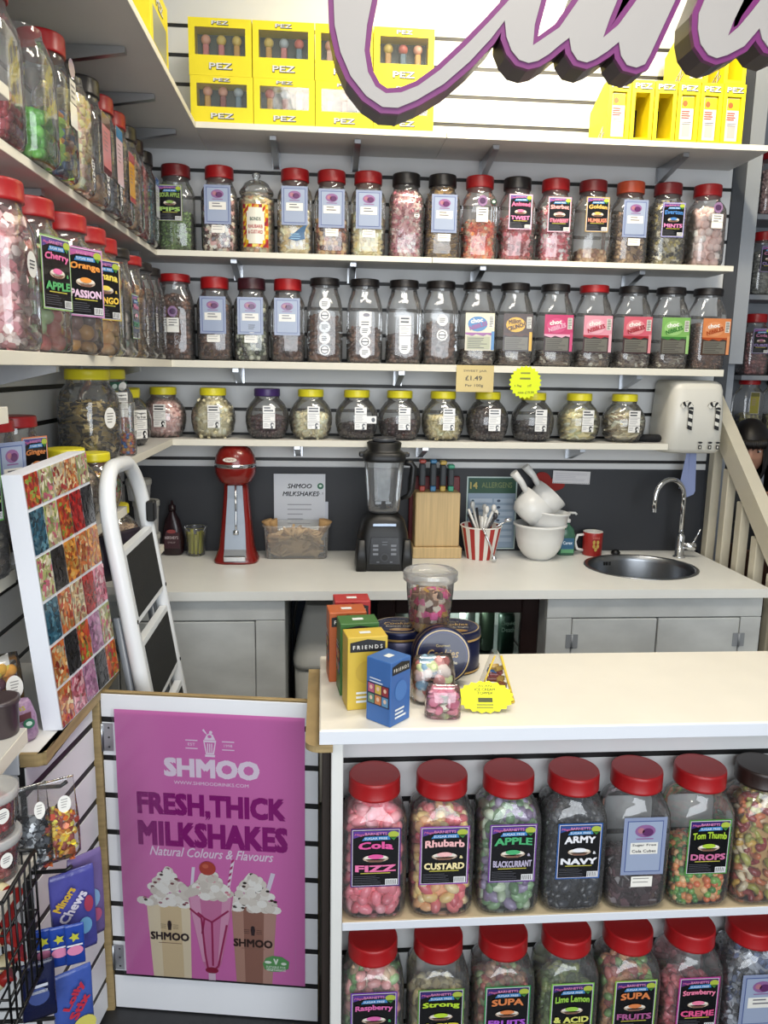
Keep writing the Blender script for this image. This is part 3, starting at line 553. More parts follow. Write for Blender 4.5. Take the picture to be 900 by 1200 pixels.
# ------------------------------------------------------------------ front counter
CT = .92
t = thing('shop_counter', 'white front counter with two open jar shelves facing the shop', 'counter', (.65, -1.47, 0)); ox, oy = .65, -1.47
def loc(b, name, m, parent): return obj(name, b, m, parent, (-ox, -oy, 0)) if parent is t else obj(name, b, m, parent)
loc(MB().cbox(-.006, -1.69, .889, 1.40, -1.268, CT, .003), 'counter_top', mat('cream_counter_top', '#e6e1d4', .4, noise=.03, scale=8), t)
loc(MB().cbox(-.006, -1.6935, .889, 1.40, -1.6903, CT-.001, .001), 'front_edging', mat('white_edging', '#d9dde4', .4), t)
c = []
for i in range(7): a = PI+PI/2*i/6; c.append((-.005+.03*math.cos(a), -1.668+.03*math.sin(a)))
pl = c+[(.022, -1.698), (.022, -1.28), (-.035, -1.28)]
m = MB(); n = len(pl); m.add([(x, y, .8745) for x, y in pl]+[(x, y, .8885) for x, y in pl], [tuple(range(n))[::-1], tuple(range(n, 2*n))]+[(i, (i+1) % n, n+(i+1) % n, n+i) for i in range(n)])
loc(m, 'plywood_lip', WOOD, t)
loc(MB().cbox(.0, -1.655, .0, .018, -1.29, .874, .002), 'end_panel', mat('dark_brown_panel', '#2b221d', .6), t)
loc(MB().cbox(.019, -1.685, .0, .044, -1.31, .888, .002), 'upright', WHITE, t)
loc(MB().cbox(1.372, -1.685, .0, 1.397, -1.31, .888, .002), 'upright', WHITE, t)
bp = loc(MB().box(.045, -1.532, .03, 1.371, -1.50, .888), 'back_panel', BLACKI, t)
for k in range(9):
    z1 = .885 if k == 0 else .775-.1*(k-1)-.013; z0 = .775-.1*k
    if z1-z0 > .01: o = obj('slat', MB().cbox(.047, -1.534, max(z0, .04), 1.369, -1.5322, z1, .001), SLAT, bp)
FS = .454
loc(MB().cbox(.045, -1.664, FS-.02, 1.371, -1.535, FS, .0015), 'shelf_board', mat('tan_shelf', '#c9b795', .5, noise=.05), t)
loc(MB().cbox(.045, -1.667, FS-.02, 1.371, -1.6645, FS, .001), 'shelf_edging', mat('white_edging'), t)
loc(MB().cbox(.045, -1.664, .03, 1.371, -1.535, .05, .0015), 'shelf_board', mat('tan_shelf'), t)
UX = [.116, .266, .417, .566, .713, .862, 1.010]; LX = [.118, .270, .423, .574, .723, .875, 1.028]
GRN = '#2e7d3a'
fr = [('pink wrapped sweets labelled COLA FIZZ', 'red', .235, ('egg', .030, ['#c8606e', '#d87884', '#d0707c', '#dd929a']), lab_black('#4a2a6c', 'Cola', '#e05a9c', 'FIZZ', '#e878a8', .108, .14, '#5a3a8c', amp=False)),
 ('yellow and pink sweets labelled RHUBARB CUSTARD', 'red', .20, ('egg', .029, ['#d8b878', '#cf9e70', '#c86a6c', '#e0c898', '#c05860']), lab_black('#8a4a9c', 'Rhubarb', '#f0b8b8', 'CUSTARD', '#f0e0a8', .108, .14, '#5a3a8c')),
 ('green and mauve sweets labelled APPLE BLACKCURRANT', 'red', .225, ('egg', .027, ['#7c9c74', '#8a7c98', '#5c7c58', '#a8b49c', '#6a5a78']), lab_black('#6a3a8c', 'APPLE', '#4caa70', 'BLACKCURRANT', '#b8b0c8', .105, .14, '#5a3a8c')),
 ('black sweets labelled ARMY NAVY', 'red', .215, ('egg', .025, ['#1e2026', '#2a2d34', '#16171c']), lab_black('#2c5a9c', 'ARMY', '#e8e8ec', 'NAVY', '#e8e8ec', .100, .135, '#2c4a8c', amp=True)),
 ('dark cola cubes with pale blue card reading Sugar Free', 'red', .085, ('cube', .022, ['#3c2428', '#52343a', '#2c1a1e']), lab_blue(.098, .14, txt=['Sugar Free', 'Cola Cubes'])),
 ('orange and green drops labelled TOM THUMB', 'red', .115, ('ball', .017, ['#c8683c', '#d88a54', '#6c9c48', '#e0a878', '#4c8440']), lab_black('#4c8c3c', 'Tom Thumb', '#a8c83c', 'DROPS', '#c87098', .098, .135, '#3a2a6c', amp=False)),
 ('clear gummy bears under a black lid', 'brown', .225, ('curl', .027, ['#7c2c2c', '#b08c3c', '#a8603c', '#8c8a3c', '#c8b898']), None)]
for i, (ds, ld, fl, cd, lb) in enumerate(fr):
    jar('sweet_jar', 'upper counter jar of '+ds, (UX[i], -1.603, FS+.0005), 'square', ld, fl*1.05, cd, lb, .158 if 'blue card' not in ds else .165, 0, scale=1.05, group=GF)
fl_ = [('green and pink sweets labelled RASPBERRY KIWI', .245, ('egg', .027, ['#7c9c6c', '#b87c78', '#5c8450', '#a89078', '#c08a88']), lab_black('#6a3a9c', 'Raspberry', '#d86aa8', 'KIWI', '#4cae6c', .105, .14, '#5a3a8c')),
 ('yellow sweets labelled STRONG ACID', .16, ('egg', .026, ['#b8a878', '#c8bc90', '#8c8060']), lab_black('#5c8c3c', 'Strong', '#b8d83c', 'ACID', '#e8d84c', .105, .14, '#3a2a6c', amp=False)),
 ('mixed sweets labelled SUPA FRUITS beside the ACID jar', .18, ('egg', .026, ['#8c6c58', '#7c8c60', '#a87c60', '#94504c']), lab_black('#2c8c4c', 'SUPA', '#d8804c', 'FRUITS', '#a85ac8', .105, .14, '#3a2a6c', amp=False)),
 ('green sweets labelled LIME LEMON', .17, ('egg', .026, ['#6c7c48', '#8c9458', '#54683c']), lab_black('#7ab84c', 'Lime Lemon', '#98c84c', '& ACID', '#d8d870', .100, .14, '#3a2a6c', amp=False)),
 ('orange and green sweets labelled SUPA FRUITS beside the STRAWBERRY jar', .19, ('egg', .026, ['#a86c4c', '#6c8c50', '#b88c68', '#8c4c48']), lab_black('#8cb84c', 'SUPA', '#d8804c', 'FRUITS', '#a85a8c', .100, .14, '#3a2a6c', amp=False)),
 ('pink sweets labelled STRAWBERRY CREME', .15, ('egg', .026, ['#b05058', '#c87078', '#8c3c44']), lab_black('#b03a8c', 'Strawberry', '#e880a0', 'CREME', '#e05a8c', .098, .14, '#5a2a6c', amp=False)),
 ('blue and white wrapped mints with pale blue card', .245, ('wrap', .022, ['#8c9098', '#b8bcc4', '#54607c', '#3c4048']), lab_blue(.098, .14))]
for i, (ds, fl, cd, lb) in enumerate(fl_):
    jar('sweet_jar', 'lower counter jar of '+ds, (LX[i], -1.603, .0505), 'square', 'red', fl*1.05, cd, lb, .158, 0, scale=1.05, group=GG)
# ------------------------------------------------------------------ hinged flap door with poster
FA, FANG, FLEN = (-.5326, -1.3703), -.1493, .53
t = thing('counter_flap_door', 'low white slatted flap door standing between the two counters', 'door', (FA[0], FA[1], .004), FANG)
core = obj('backing_board', MB().cbox(0, .008, 0, FLEN, .02, .868, .001), WOOD, t)
obj('dark_core', MB().box(.0005, -.0035, .004, FLEN-.0005, .0078, .86), BLACKI, t)
zz = [(.809, .868)]+[(.809-.1*(k+1), .809-.1*k-.014) for k in range(0, 7)]+[(.0, .095)]
for a, b in zz: obj('slat', MB().cbox(0, -.006, a, FLEN, -.0037, b, .0012), mat('flap_white', '#e4e6ea', .4, noise=.03, scale=5), t)
def hinge(z, parent, x):
    h = obj('hinge', MB().cbox(x, -.0085, z-.036, x+.024, -.0065, z+.036, .0006), STEEL, parent)
    m = MB().tube([(x-.003, -.009, z-.036), (x-.003, -.009, z+.036)], .004, 8).box(x-.028, -.0085, z-.036, x-.004, -.0065, z+.036)
    obj('hinge_knuckle', m, STEEL, h)
    for dz in (-.025, 0, .025): obj('screw', MB().lathe([(.003, 0), (.002, .001)], 8), DARKST, h, (x+.014, -.0085, z+dz), (PI/2, 0, 0))
hinge(.757, t, .004); hinge(.15, t, .004)
px0, pz0, PW, PH = .033, .107, .465, .728
ps = thing('milkshake_poster', 'magenta milkshake poster lettered SHMOO on the flap door', 'poster', (FA[0], FA[1], 0), FANG)
m = MB()
def pp(x, z): return x, z
m.rect(px0, pz0, px0+PW, pz0+PH, '#d873b6')
# logo glass
W_C = '#f0dcee'
cx = .267
for s_ in (-1, 1):
    m.rect(cx+s_*.045-.015, .763, cx+s_*.045+.015, .7655, W_C, 1).rect(cx+s_*.045-.015, .742, cx+s_*.045+.015, .7445, W_C, 1)
m.text('EST', cx-.045, .754, .018, .007, W_C, 1).text('1998', cx+.045, .754, .02, .007, W_C, 1)
m.poly([(cx-.016, .766), (cx+.016, .766), (cx+.010, .730), (cx-.010, .730)], W_C, 1).poly([(cx-.0125, .761), (cx+.0125, .761), (cx+.0075, .734), (cx-.0075, .734)], '#d873b6', 2)
for q in (-.005, 0, .005): m.rect(cx+q-.0012, .735, cx+q+.0012, .758, W_C, 3)
m.rect(cx-.012, .723, cx+.012, .729, W_C, 1).poly([(cx-.014, .767), (cx+.014, .767), (cx+.008, .781), (cx, .785), (cx-.008, .779)], W_C, 1).ell(cx, .776, .005, .004, '#d873b6', 2).poly([(cx-.012, .785), (cx-.018, .792), (cx-.014, .795), (cx-.004, .778)], W_C, 1).ell(cx+.003, .787, .004, .004, W_C, 1)
m.text('SHMOO', .27, .692, .236, .050, W_C, 2, .06).text('WWW.SHMOODRINKS.COM', .268, .652, .185, .009, W_C, 2, .01)
m.text('FRESH,THICK', .266, .589, .37, .068, '#8c1674', 2, .06).text('MILKSHAKES', .268, .512, .376, .068, '#8c1674', 2, .06)
m.text('Natural Colours & Flavours', .264, .465, .312, .026, W_C, 4, .015, .35)
rr = random.Random(5)
def cream(cx, cz, w, h, dots, L):
    for k in range(90):
        v = rr.random()**1.3; u = rr.uniform(-1, 1)*(1-v)**.75
        m.ell(cx+u*w/2, cz+v*h, .013*(1.1-.4*v), .011, rr.choice(['#efe9e0', '#e2d9ce', '#f5f1ea', '#d9cfc4']), L+.02*k, 9)
    for k in range(22):
        v = rr.random(); u = rr.uniform(-1, 1)*(1-v)**.8; m.ell(cx+u*w/2, cz+v*h*1.05, .0055, .0035, rr.choice(dots), L+1.5, 6, rr.random())
m.poly([(.205, .335), (.212, .335), (.222, .425), (.214, .425)], '#e8dcea', 3); m.poly([(.39, .335), (.40, .335), (.424, .42), (.413, .422)], '#e4d6e8', 3)
m.poly([(.30, .36), (.307, .36), (.322, .448), (.314, .448)], '#f0e4ee', 3)
for k in range(5): m.poly([(.301+.003*k*1.0, .368+.018*k), (.308+.003*k, .374+.018*k), (.309+.003*k, .382+.018*k), (.302+.003*k, .376+.018*k)], '#b02a6c', 3.5)
m.poly([(.094, .325), (.207, .325), (.205, .108), (.106, .108)], '#dcc49c', 3).poly([(.094, .325), (.128, .325), (.132, .108), (.106, .108)], '#e9d8b8', 3.3).poly([(.183, .325), (.207, .325), (.205, .108), (.186, .108)], '#ead9ba', 3.3).poly([(.094, .328), (.207, .328), (.206, .318), (.095, .318)], '#f0e6d2', 3.5)
m.poly([(.312, .325), (.427, .325), (.414, .108), (.322, .108)], '#94685a', 3).poly([(.312, .325), (.342, .325), (.345, .108), (.322, .108)], '#b58a7a', 3.3).poly([(.395, .325), (.427, .325), (.414, .108), (.39, .108)], '#b98f82', 3.3)
cream(.152, .318, .145, .095, ['#3a2424', '#7c4a4c', '#a8707a'], 4); cream(.368, .318, .145, .095, ['#2c1814', '#3c241c', '#241410'], 4)
m.text('SHMOO', .152, .226, .10, .023, '#33262a', 5, .05).text('SHMOO', .366, .222, .10, .023, '#33221f', 5, .05)
for q in (.152, .366):
    m.poly([(q-.006, .263), (q+.006, .263), (q+.004, .244), (q-.004, .244)], '#33262a', 5).ell(q, .266, .005, .005, '#33262a', 5)
    for s_ in (-1, 1):
        for dz in (.249, .254, .259): m.rect(q+s_*.016-.007, dz, q+s_*.016+.007, dz+.001, '#33262a', 5)
    m.rect(q-.03, .206, q+.03, .2075, '#8c6a5c', 5)
cream(.259, .345, .115, .07, ['#d08090', '#e0a0a8'], 5.5)
m.poly([(.202, .352), (.318, .352), (.310, .29), (.285, .16), (.272, .128), (.247, .128), (.235, .16), (.210, .29)], '#cf7aa6', 6).poly([(.206, .346), (.232, .346), (.245, .16), (.236, .16), (.212, .29)], '#dfa0c0', 6.4).poly([(.290, .346), (.312, .346), (.306, .29), (.283, .165), (.275, .165)], '#dd9cbc', 6.4)
for pts in ([(.206, .31), (.235, .285), (.243, .18), (.249, .14)], [(.243, .285), (.262, .275), (.262, .15)], [(.262, .275), (.305, .31)], [(.30, .27), (.276, .15), (.262, .135)], [(.226, .30), (.243, .285), (.236, .24)]):
    for a, b in zip(pts[:-1], pts[1:]):
        d = np.array(b)-np.array(a); nn = np.array([-d[1], d[0]])/np.linalg.norm(d)*.0026; m.poly([tuple(np.array(a)-nn), tuple(np.array(b)-nn), tuple(np.array(b)+nn), tuple(np.array(a)+nn)], '#a02a5c', 7)
m.ell(.259, .137, .017, .009, '#8c1a3c', 7.5).rect(.25, .108, .268, .128, '#e2c4d8', 7).ell(.254, .425, .021, .019, '#b5483c', 8, 18).ell(.249, .431, .008, .006, '#cf6a54', 8.5)
m.poly([(.390, .165), (.398, .182), (.415, .19), (.44, .188), (.458, .175), (.456, .155), (.435, .145), (.41, .144), (.395, .15)], '#5c9c5c', 4).text('V', .424, .174, .013, .017, '#e8f0e4', 5, .06).text('SUITABLE FOR', .424, .158, .05, .006, '#e8f0e4', 5, .02).text('VEGETARIANS', .424, .150, .05, .007, '#e8f0e4', 5, .03).ell(.404, .171, .009, .004, '#e8f0e4', 5).ell(.444, .169, .007, .004, '#e8f0e4', 5)
m.rect(.474, .13, .4748, .24, '#c88ab8', 2).rect(.05, .125, .0508, .16, '#c88ab8', 2)
obj('printed_sheet', m, vmat('poster_gloss', .3, coat=.25), ps, (0, -.0075, 0))
obj('plastic_pocket', MB().add([(px0-.004, -.0125, pz0-.002), (px0+PW+.004, -.0125, pz0-.002), (px0+PW+.004, -.0125, pz0+PH+.003), (px0-.004, -.0125, pz0+PH+.003)], [(0, 1, 2, 3)]), clear('poster_film', (.99, .99, .99), .015, .15, .0), ps)
# ------------------------------------------------------------------ left low unit
t = thing('display_unit', 'low white slatted display unit at lower left with plywood edged top', 'unit', (-.67, -1.5, 0))
def loc2(b, name, m, parent=None): return obj(name, b, m, parent or t, (.67, 1.5, 0))
P0, P1 = np.array([-.546, -1.372]), np.array([-.590, -1.700]); du = (P1-P0)/np.linalg.norm(P1-P0); nrm = np.array([-du[1], du[0]])
if nrm[0] < 0: nrm = -nrm
def side(a, b, z0, z1, th, off):
    q = [P0+du*a+nrm*off, P0+du*b+nrm*off, P0+du*b+nrm*(off-th), P0+du*a+nrm*(off-th)]; n = 4
    m = MB(); m.add([(x, y, z0) for x, y in q]+[(x, y, z1) for x, y in q], [(3, 2, 1, 0), (4, 5, 6, 7)]+[(i, (i+1) % 4, 4+(i+1) % 4, 4+i) for i in range(4)]); return m
LL = float(np.linalg.norm(P1-P0))
core = loc2(side(.02, LL, .02, .86, .015, -.0025), 'side_panel', BLACKI)
for k in range(9):
    z1 = .855 if k == 0 else .81-.1*(k-1)-.018; z0 = max(.81-.1*k, .02); obj('slat', side(.022, LL, z0, z1, .0022, 0), mat('flap_white'), core, (0, 0, 0))
loc2(MB().cbox(-.561, -1.385, 0, -.535, -1.352, .868, .002), 'corner_post', WOOD)
loc2(MB().cbox(-.798, -1.69, .868, -.551, -1.20, .885, .002), 'unit_top', WHITE)
m = MB()
for i in range(7): pass
pl = [(-.553, -1.20), (-.53, -1.20), (-.5305, -1.36), (-.552, -1.66)]+[(-.572+.022*math.cos(a), -1.672-.028*math.sin(a)) for a in (.4, .9, 1.3, PI/2)]+[(-.60, -1.70), (-.60, -1.692), (-.5505, -1.692)]
n = len(pl); m.add([(x, y, .858) for x, y in pl]+[(x, y, .886) for x, y in pl], [tuple(range(n)), tuple(range(2*n-1, n-1, -1))]+[(i, n+i, n+(i+1) % n, (i+1) % n) for i in range(n)])
loc2(m, 'plywood_edging', WOOD)
loc2(MB().cbox(-.798, -1.70, .84, -.602, -1.6905, .885, .002), 'front_edging', mat('white_edging'))
fp = loc2(MB().box(-.798, -1.690, .02, -.60, -1.68, .84), 'front_panel', BLACKI)
for k in range(8):
    z1 = .806-.1*k-.01; z0 = max(.806-.1*(k+1), .02); obj('slat', MB().cbox(-.798, -1.698, z0, -.602, -1.6905, z1, .002), SLAT, fp)
obj('slat', MB().cbox(-.798, -1.698, .806, -.602, -1.6905, .838, .002), SLAT, fp)
# picture board leaning on the unit
B0, B1, T0, T1 = np.array([-.548, -1.600, .888]), np.array([-.513, -1.275, .888]), np.array([-.588, -1.622, 1.436]), np.array([-.561, -1.300, 1.450])
t = thing('picture_board', 'leaning white framed board printed with a grid of sweet photographs', 'picture board', tuple((B0+B1)/2)); O = (B0+B1)/2
ux = B1-B0; uz = T0-B0; nn = np.cross(ux, uz); nn /= np.linalg.norm(nn)
if nn[0] < 0: nn = -nn
def bp_(u, v, k=0.): return B0*(1-u)*(1-v)+B1*u*(1-v)+T0*(1-u)*v+T1*u*v+nn*k-O
m = MB(); th = .042
m.add([bp_(0, 0, -.001), bp_(1, 0, -.001), bp_(1, 1, -.001), bp_(0, 1, -.001), bp_(0, 0, -th), bp_(1, 0, -th), bp_(1, 1, -th), bp_(0, 1, -th)], [(0, 1, 2, 3), (7, 6, 5, 4), (0, 4, 5, 1), (1, 5, 6, 2), (2, 6, 7, 3), (3, 7, 4, 0)])
obj('board', m, mat('white_canvas_frame', '#e6e9f0', .5), t)
m = MB(); rr = random.Random(8)
PAL = [['#c9713a', '#d8a060', '#b5402c', '#e5cfa0'], ['#a8201f', '#c02a28', '#8c1518'], ['#1c1a1c', '#2c2a2e', '#3a383c'], ['#c8502c', '#d88a3c', '#8a9c3c', '#b02c24'], ['#2c5a70', '#3c7088', '#24485c', '#5c8a9c'], ['#d8889c', '#c05a70', '#e8b8c0', '#a83c50'], ['#a8b070', '#d8c8a0', '#c8687c', '#e8e0c8'], ['#d89038', '#c8701c', '#e0b058', '#a8481c'], ['#b880a8', '#c898b8', '#a06890'], ['#d8c8a0', '#a83c38', '#e8dcc0', '#c8a070']]
bounds = [0, .165, .34, .515, .69, .865, 1.0]; order = [0, 5, 8, 2, 3, 0, 2, 3, 8, 6, 4, 0, 9, 1, 5, 6, 2, 7, 0, 7, 4, 6, 3, 1, 2, 3, 6, 9, 0, 6, 0, 6, 4, 5, 9]
ti = 0
for r in range(6):
    for c in range(5):
        u0, u1 = c/5+.008, (c+1)/5-.004; v0, v1 = bounds[r]+.006, bounds[r+1]-.006; pal = PAL[order[ti % len(order)]]; ti += 1
        m.add([bp_(u0, v0, .0004), bp_(u1, v0, .0004), bp_(u1, v1, .0004), bp_(u0, v1, .0004)], [(0, 1, 2, 3)], pal[0])
        for k in range(80):
            cu, cv = rr.uniform(u0, u1), rr.uniform(v0, v1); a = rr.uniform(0, PI); ra, rb = rr.uniform(.006, .013), rr.uniform(.003, .006)
            pts = []
            for j in range(7):
                th_ = 2*PI*j/7; x = ra*math.cos(th_); y = rb*math.sin(th_); U = cu+(x*math.cos(a)-y*math.sin(a))/.32; V = cv+(x*math.sin(a)+y*math.cos(a))/.55
                pts.append(bp_(min(max(U, u0), u1), min(max(V, v0), v1), .0006+.000012*k))
            c_ = np.array(lin(rr.choice(pal)))*rr.uniform(.35, 1.05); m.add(pts, [tuple(range(7))], tuple(np.clip(c_, 0, 1)))
o = obj('printed_photo_grid', m, PRINTG, t)
# ------------------------------------------------------------------ folding stepladder
t = thing('stepladder', 'white folding stepladder with black treads leaning behind the picture board', 'ladder', (-.40, -1.07, 0)); lo = np.array([.40, 1.07, 0])
def lx(z): return -.335-.15*z
def lp(y, z, k=0): return np.array([lx(z)+k, y, z])+lo
ya, yb = -1.255, -.90; hoop = []
pts = [lp(ya, .0), lp(ya, .6), lp(ya, 1.24)]
for i in range(1, 7): a = PI-PI/2*i/6; pts.append(lp(ya+.13+.13*math.cos(a), 1.24+.15*math.sin(a)))
for i in range(1, 7): a = PI/2-PI/2*i/6; pts.append(lp(yb-.13+.13*math.cos(a), 1.24+.15*math.sin(a)))
pts += [lp(yb, .6), lp(yb, 0)]
wl_ = mat('white_enamel', '#dfe2e4', .3)
def flatbar(pts, w, d, seg=10):                       # oval tube, wide in x
    m = MB().tube(pts, 1., seg); return m
obj('hoop_frame', MB().tube(pts, .0205, 10), wl_, t)
m = MB()
for y in (ya+.012, yb-.012): m.tube([lp(y, 0.01, -.045), lp(y, 1.02, -.032)], .012, 8)
m.tube([lp(ya+.012, .35, -.041), lp(yb-.012, .35, -.041)], .008, 8)
obj('rear_frame', m, mat('grey_enamel', '#8a8f96', .35, .3), t)
for z0, z1 in ((1.0, 1.19), (.765, .95), (.53, .715), (.29, .475)):
    m = MB(); q = [lp(ya+.022, z0, .016), lp(yb-.022, z0, .016), lp(yb-.022, z1, .016), lp(ya+.022, z1, .016)]; q2 = [p_+np.array([-.02, 0, 0]) for p_ in q]
    m.add(q+q2, [(0, 1, 2, 3), (7, 6, 5, 4), (0, 4, 5, 1), (1, 5, 6, 2), (2, 6, 7, 3), (3, 7, 4, 0)]); tr_ = obj('tread', m, wl_, t)
    m = MB(); q = [lp(ya+.03, z0+.014, .0175), lp(yb-.03, z0+.014, .0175), lp(yb-.03, z1-.014, .0175), lp(ya+.03, z1-.014, .0175)]; q2 = [p_+np.array([-.001, 0, 0]) for p_ in q]
    m.add(q+q2, [(0, 1, 2, 3), (0, 4, 5, 1), (1, 5, 6, 2), (2, 6, 7, 3), (3, 7, 4, 0)]); obj('rubber_mat', m, mat('black_ribbed_rubber', '#1a1b1a', .85, bump=.4, scale=200), tr_)
    for y in (ya, yb):
        for z in (z0+.01,): 
            obj('bolt', MB().lathe([(.006, 0), (.006, .004), (.002, .005)], 8), BLKP, t, tuple(lp(y, z, .017)), (0, PI/2, 0))
obj('latch', MB().cbox(-.012, -.018, -.03, .012, .018, .03, .004), BLKP, t, tuple(lp(yb-.01, 1.235, .022)))
for y in (ya, yb): obj('rubber_foot', MB().lathe([(.024, 0.001), (.026, .01), (.02, .04)], 12), BLKP, t, tuple(lp(y, 0, 0)))
# ------------------------------------------------------------------ left wall jars (facing right)
QL = PI/2
def lj(y, z, x): return (x, y, z+.0005)
GL1, GL2 = 'tall jars on the left wall, upper shelf', 'jars on the left wall, middle shelf'
jar('sweet_jar', 'dark lidded jar of teal sweets in the upper left corner', lj(-.285, Z1, -.64), 'tall', 'black', .20, ('pip', .015, ['#1c4a54', '#2a6470', '#183c48']), lab_plain('#c8ccd0', '#2c5c9c'), .16, rz=QL, group=GL1)
jar('sweet_jar', 'tall left wall jar filled with pink and red sweets', lj(-.425, Z1, -.64), 'tall', 'brown', .235, ('ball', .018, ['#b04c50', '#c87c78', '#983840', '#d8a49c']), None, rz=QL, group=GL1)
jar('sweet_jar', 'tall left wall jar with mixed brown sweets and dark lid', lj(-.565, Z1, -.63), 'tall', 'black', .19, ('ball', .02, ['#8c6c50', '#6c5440', '#a88c68', '#7c7454']), None, rz=QL, group=GL1)
jar('sweet_jar', 'tall left wall jar with yellow and red label', lj(-.70, Z1, -.63), 'tall', 'red', .11, ('ball', .022, ['#6c4c38', '#a87c58', '#4c3428']), lab_plain('#d8a030', '#a83028', .07, .14, '#a83028'), .13, rz=QL, group=GL1)
jar('sweet_jar', 'tall left wall jar with blue topped pale label', lj(-.835, Z1, -.63), 'tall', 'red', .09, ('ball', .022, ['#50545c', '#383c44', '#6c7078']), lab_plain('#d8b8bc', '#3c7ca8', .07, .15), .155, rz=QL, group=GL1, second=[(lab_stickers(2, .026, .028), .07, 0., 0.)])
jar('sweet_jar', 'tall left wall jar with pink and maroon label', lj(-.97, Z1, -.63), 'tall', 'black', .06, ('egg', .034, ['#b08c68', '#c8a884', '#a07c5c']), lab_plain('#c88080', '#4c1c20', .08, .15, '#4c1c20'), .15, rz=QL, group=GL1, second=[(lab_stickers(2, .03, .034), .075, 0., 0.)])
jar('sweet_jar', 'tall left wall jar of pale yellow and pink marshmallows', lj(-1.105, Z1, -.63), 'tall', None, .215, ('cube', .018, ['#d8c88c', '#d8b8a8', '#e0d8b0', '#c8a894']), lab_stickers(2, .026, .028), .07, rz=QL, group=GL1, sugar=True)
jar('sweet_jar', 'tall left wall jar of blue, yellow and green jellies', lj(-1.24, Z1, -.63), 'tall', 'red', .13, ('cube', .021, ['#2c4868', '#c8b83c', '#5c8434', '#1c3048', '#a86a2c', '#7c9c3c']), MB().rect(-.025, -.05, .025, 0, '#e8e6e0').rect(-.02, .003, .022, .05, '#d8d6d0').bars(-.014, .016, .04, 3, .012, .005, '#77757c', 1).ell(0, .075, .022, .02, '#9a8aa8', 0), .165, rz=QL, group=GL1)
jar('sweet_jar', 'tall left wall jar of bright green balls', lj(-1.378, Z1, -.63), 'tall', None, .09, ('bigball', .028, ['#4c9434', '#5ca83c', '#68b048']), None, rz=QL, group=GL1)
jar('sweet_jar', 'tall left wall jar of red berry sweets at left edge', lj(-1.515, Z1, -.65), 'tall', 'red', .09, ('ball', .024, ['#a02c34', '#b84850', '#8c2028']), None, rz=QL, group=GL1)
jar('sweet_jar', 'pink sweet jar with black label at top left corner', lj(-1.75, 2.125, -.635), 'square', 'orange', .235, ('egg', .028, ['#c87870', '#d89088', '#c06860']), lab_black('#c87890', 'Cola', '#e07090', 'FIZZ', '#e07090', .10, .14, amp=False), .16, rz=QL, group=GL1)
S2X = -.628
l2 = [(-.295, 'bottle', 'black', .22, ('pip', .016, ['#33241e', '#45342c', '#281a16']), None, 'of dark seeds in the corner'), (-.435, 'bottle', 'black', .22, ('pip', .017, ['#4c3428', '#5c4434', '#3c281e']), lab_white(.03, .06, False), 'of dark brown pips with small white tag'),
 (-.585, 'bottle', 'red', .215, ('curl', .026, ['#b08858', '#96703c', '#c8a474', '#8c6438']), lab_stickers(3, .03, .032), 'of golden brown nuts'), (-.74, 'bottle', 'black', .12, ('egg', .03, ['#988c84', '#b8a89c', '#7c8c7c', '#6c5c58']), lab_black('#90b080', 'Mint', '#e080a0', 'DROPS', '#4c9c60', .09, .13, amp=False), 'of pale grey sweets with green edged label'),
 (-.885, 'square', 'red', .215, ('bigball', .034, ['#dccf8c', '#e0d8a8', '#d8c878']), None, 'of pale yellow balls'), (-1.050, 'square', 'red', .22, ('bigball', .036, ['#d0a060', '#dcb078', '#d8a870']), lab_black('#c8b050', 'Banana', '#f0d860', 'MANGO', '#f0c850', .11, .15, amp=True), 'of peach coloured balls labelled MANGO'),
 (-1.225, 'square', 'red', .20, ('bigball', .036, ['#a87838', '#54403c', '#b88848', '#6c4c44', '#3c3034']), lab_black('#c888b8', 'Orange', '#e89848', 'PASSION', '#e8c8e0', .115, .155, '#b0609c', amp=False), 'of brown balls labelled ORANGE PASSION'),
 (-1.400, 'square', 'red', .20, ('bigball', .037, ['#b85c58', '#7c9c60', '#c87870', '#9cb080', '#c8b8a0']), lab_black('#90b870', 'Cherry', '#e070a0', 'APPLE', '#5cae6c', .10, .15, amp=True), 'of red and green balls'), (-1.570, 'square', 'red', .235, ('wrap', .03, ['#b87c80', '#d0a8a4', '#a86468', '#d8c4bc']), lab_stickers(1, .05), 'of dusty pink wrapped sweets at left edge')]
for y, sh, ld, fl, cd, lb, ds in l2:
    jar('sweet_jar', f'{"red" if ld == "red" else "black"} lidded left wall jar {ds}', lj(y, Z2, S2X+(.016 if y == -1.225 else .014 if y == -1.05 else 0)), sh, ld, fl, cd, lb, .165 if sh == 'square' else .12, rz=QL-(.5 if -1.3 < y < -1.0 else .3 if y == -1.4 else 0), group=GL2, sugar=False, scale=1.04 if sh == 'square' else 1.)
GL3 = 'globe jars on the left wall'
jar('globe_jar', 'big yellow lidded jar of dark and gold wrapped sweets', lj(-.862, Z3, -.675), 'wide', 'yellow', .15, ('flake', .02, ['#5c4a24', '#a08444', '#33281c', '#c8b078', '#241c18']), MB().ell(0, 0, .022, .03, '#e8e6e0', 0, 20).bars(-.012, .014, .014, 4, .008, .003, '#8c8a84', 1), .12, rz=QL-.5, group=GL3, scale=.93)
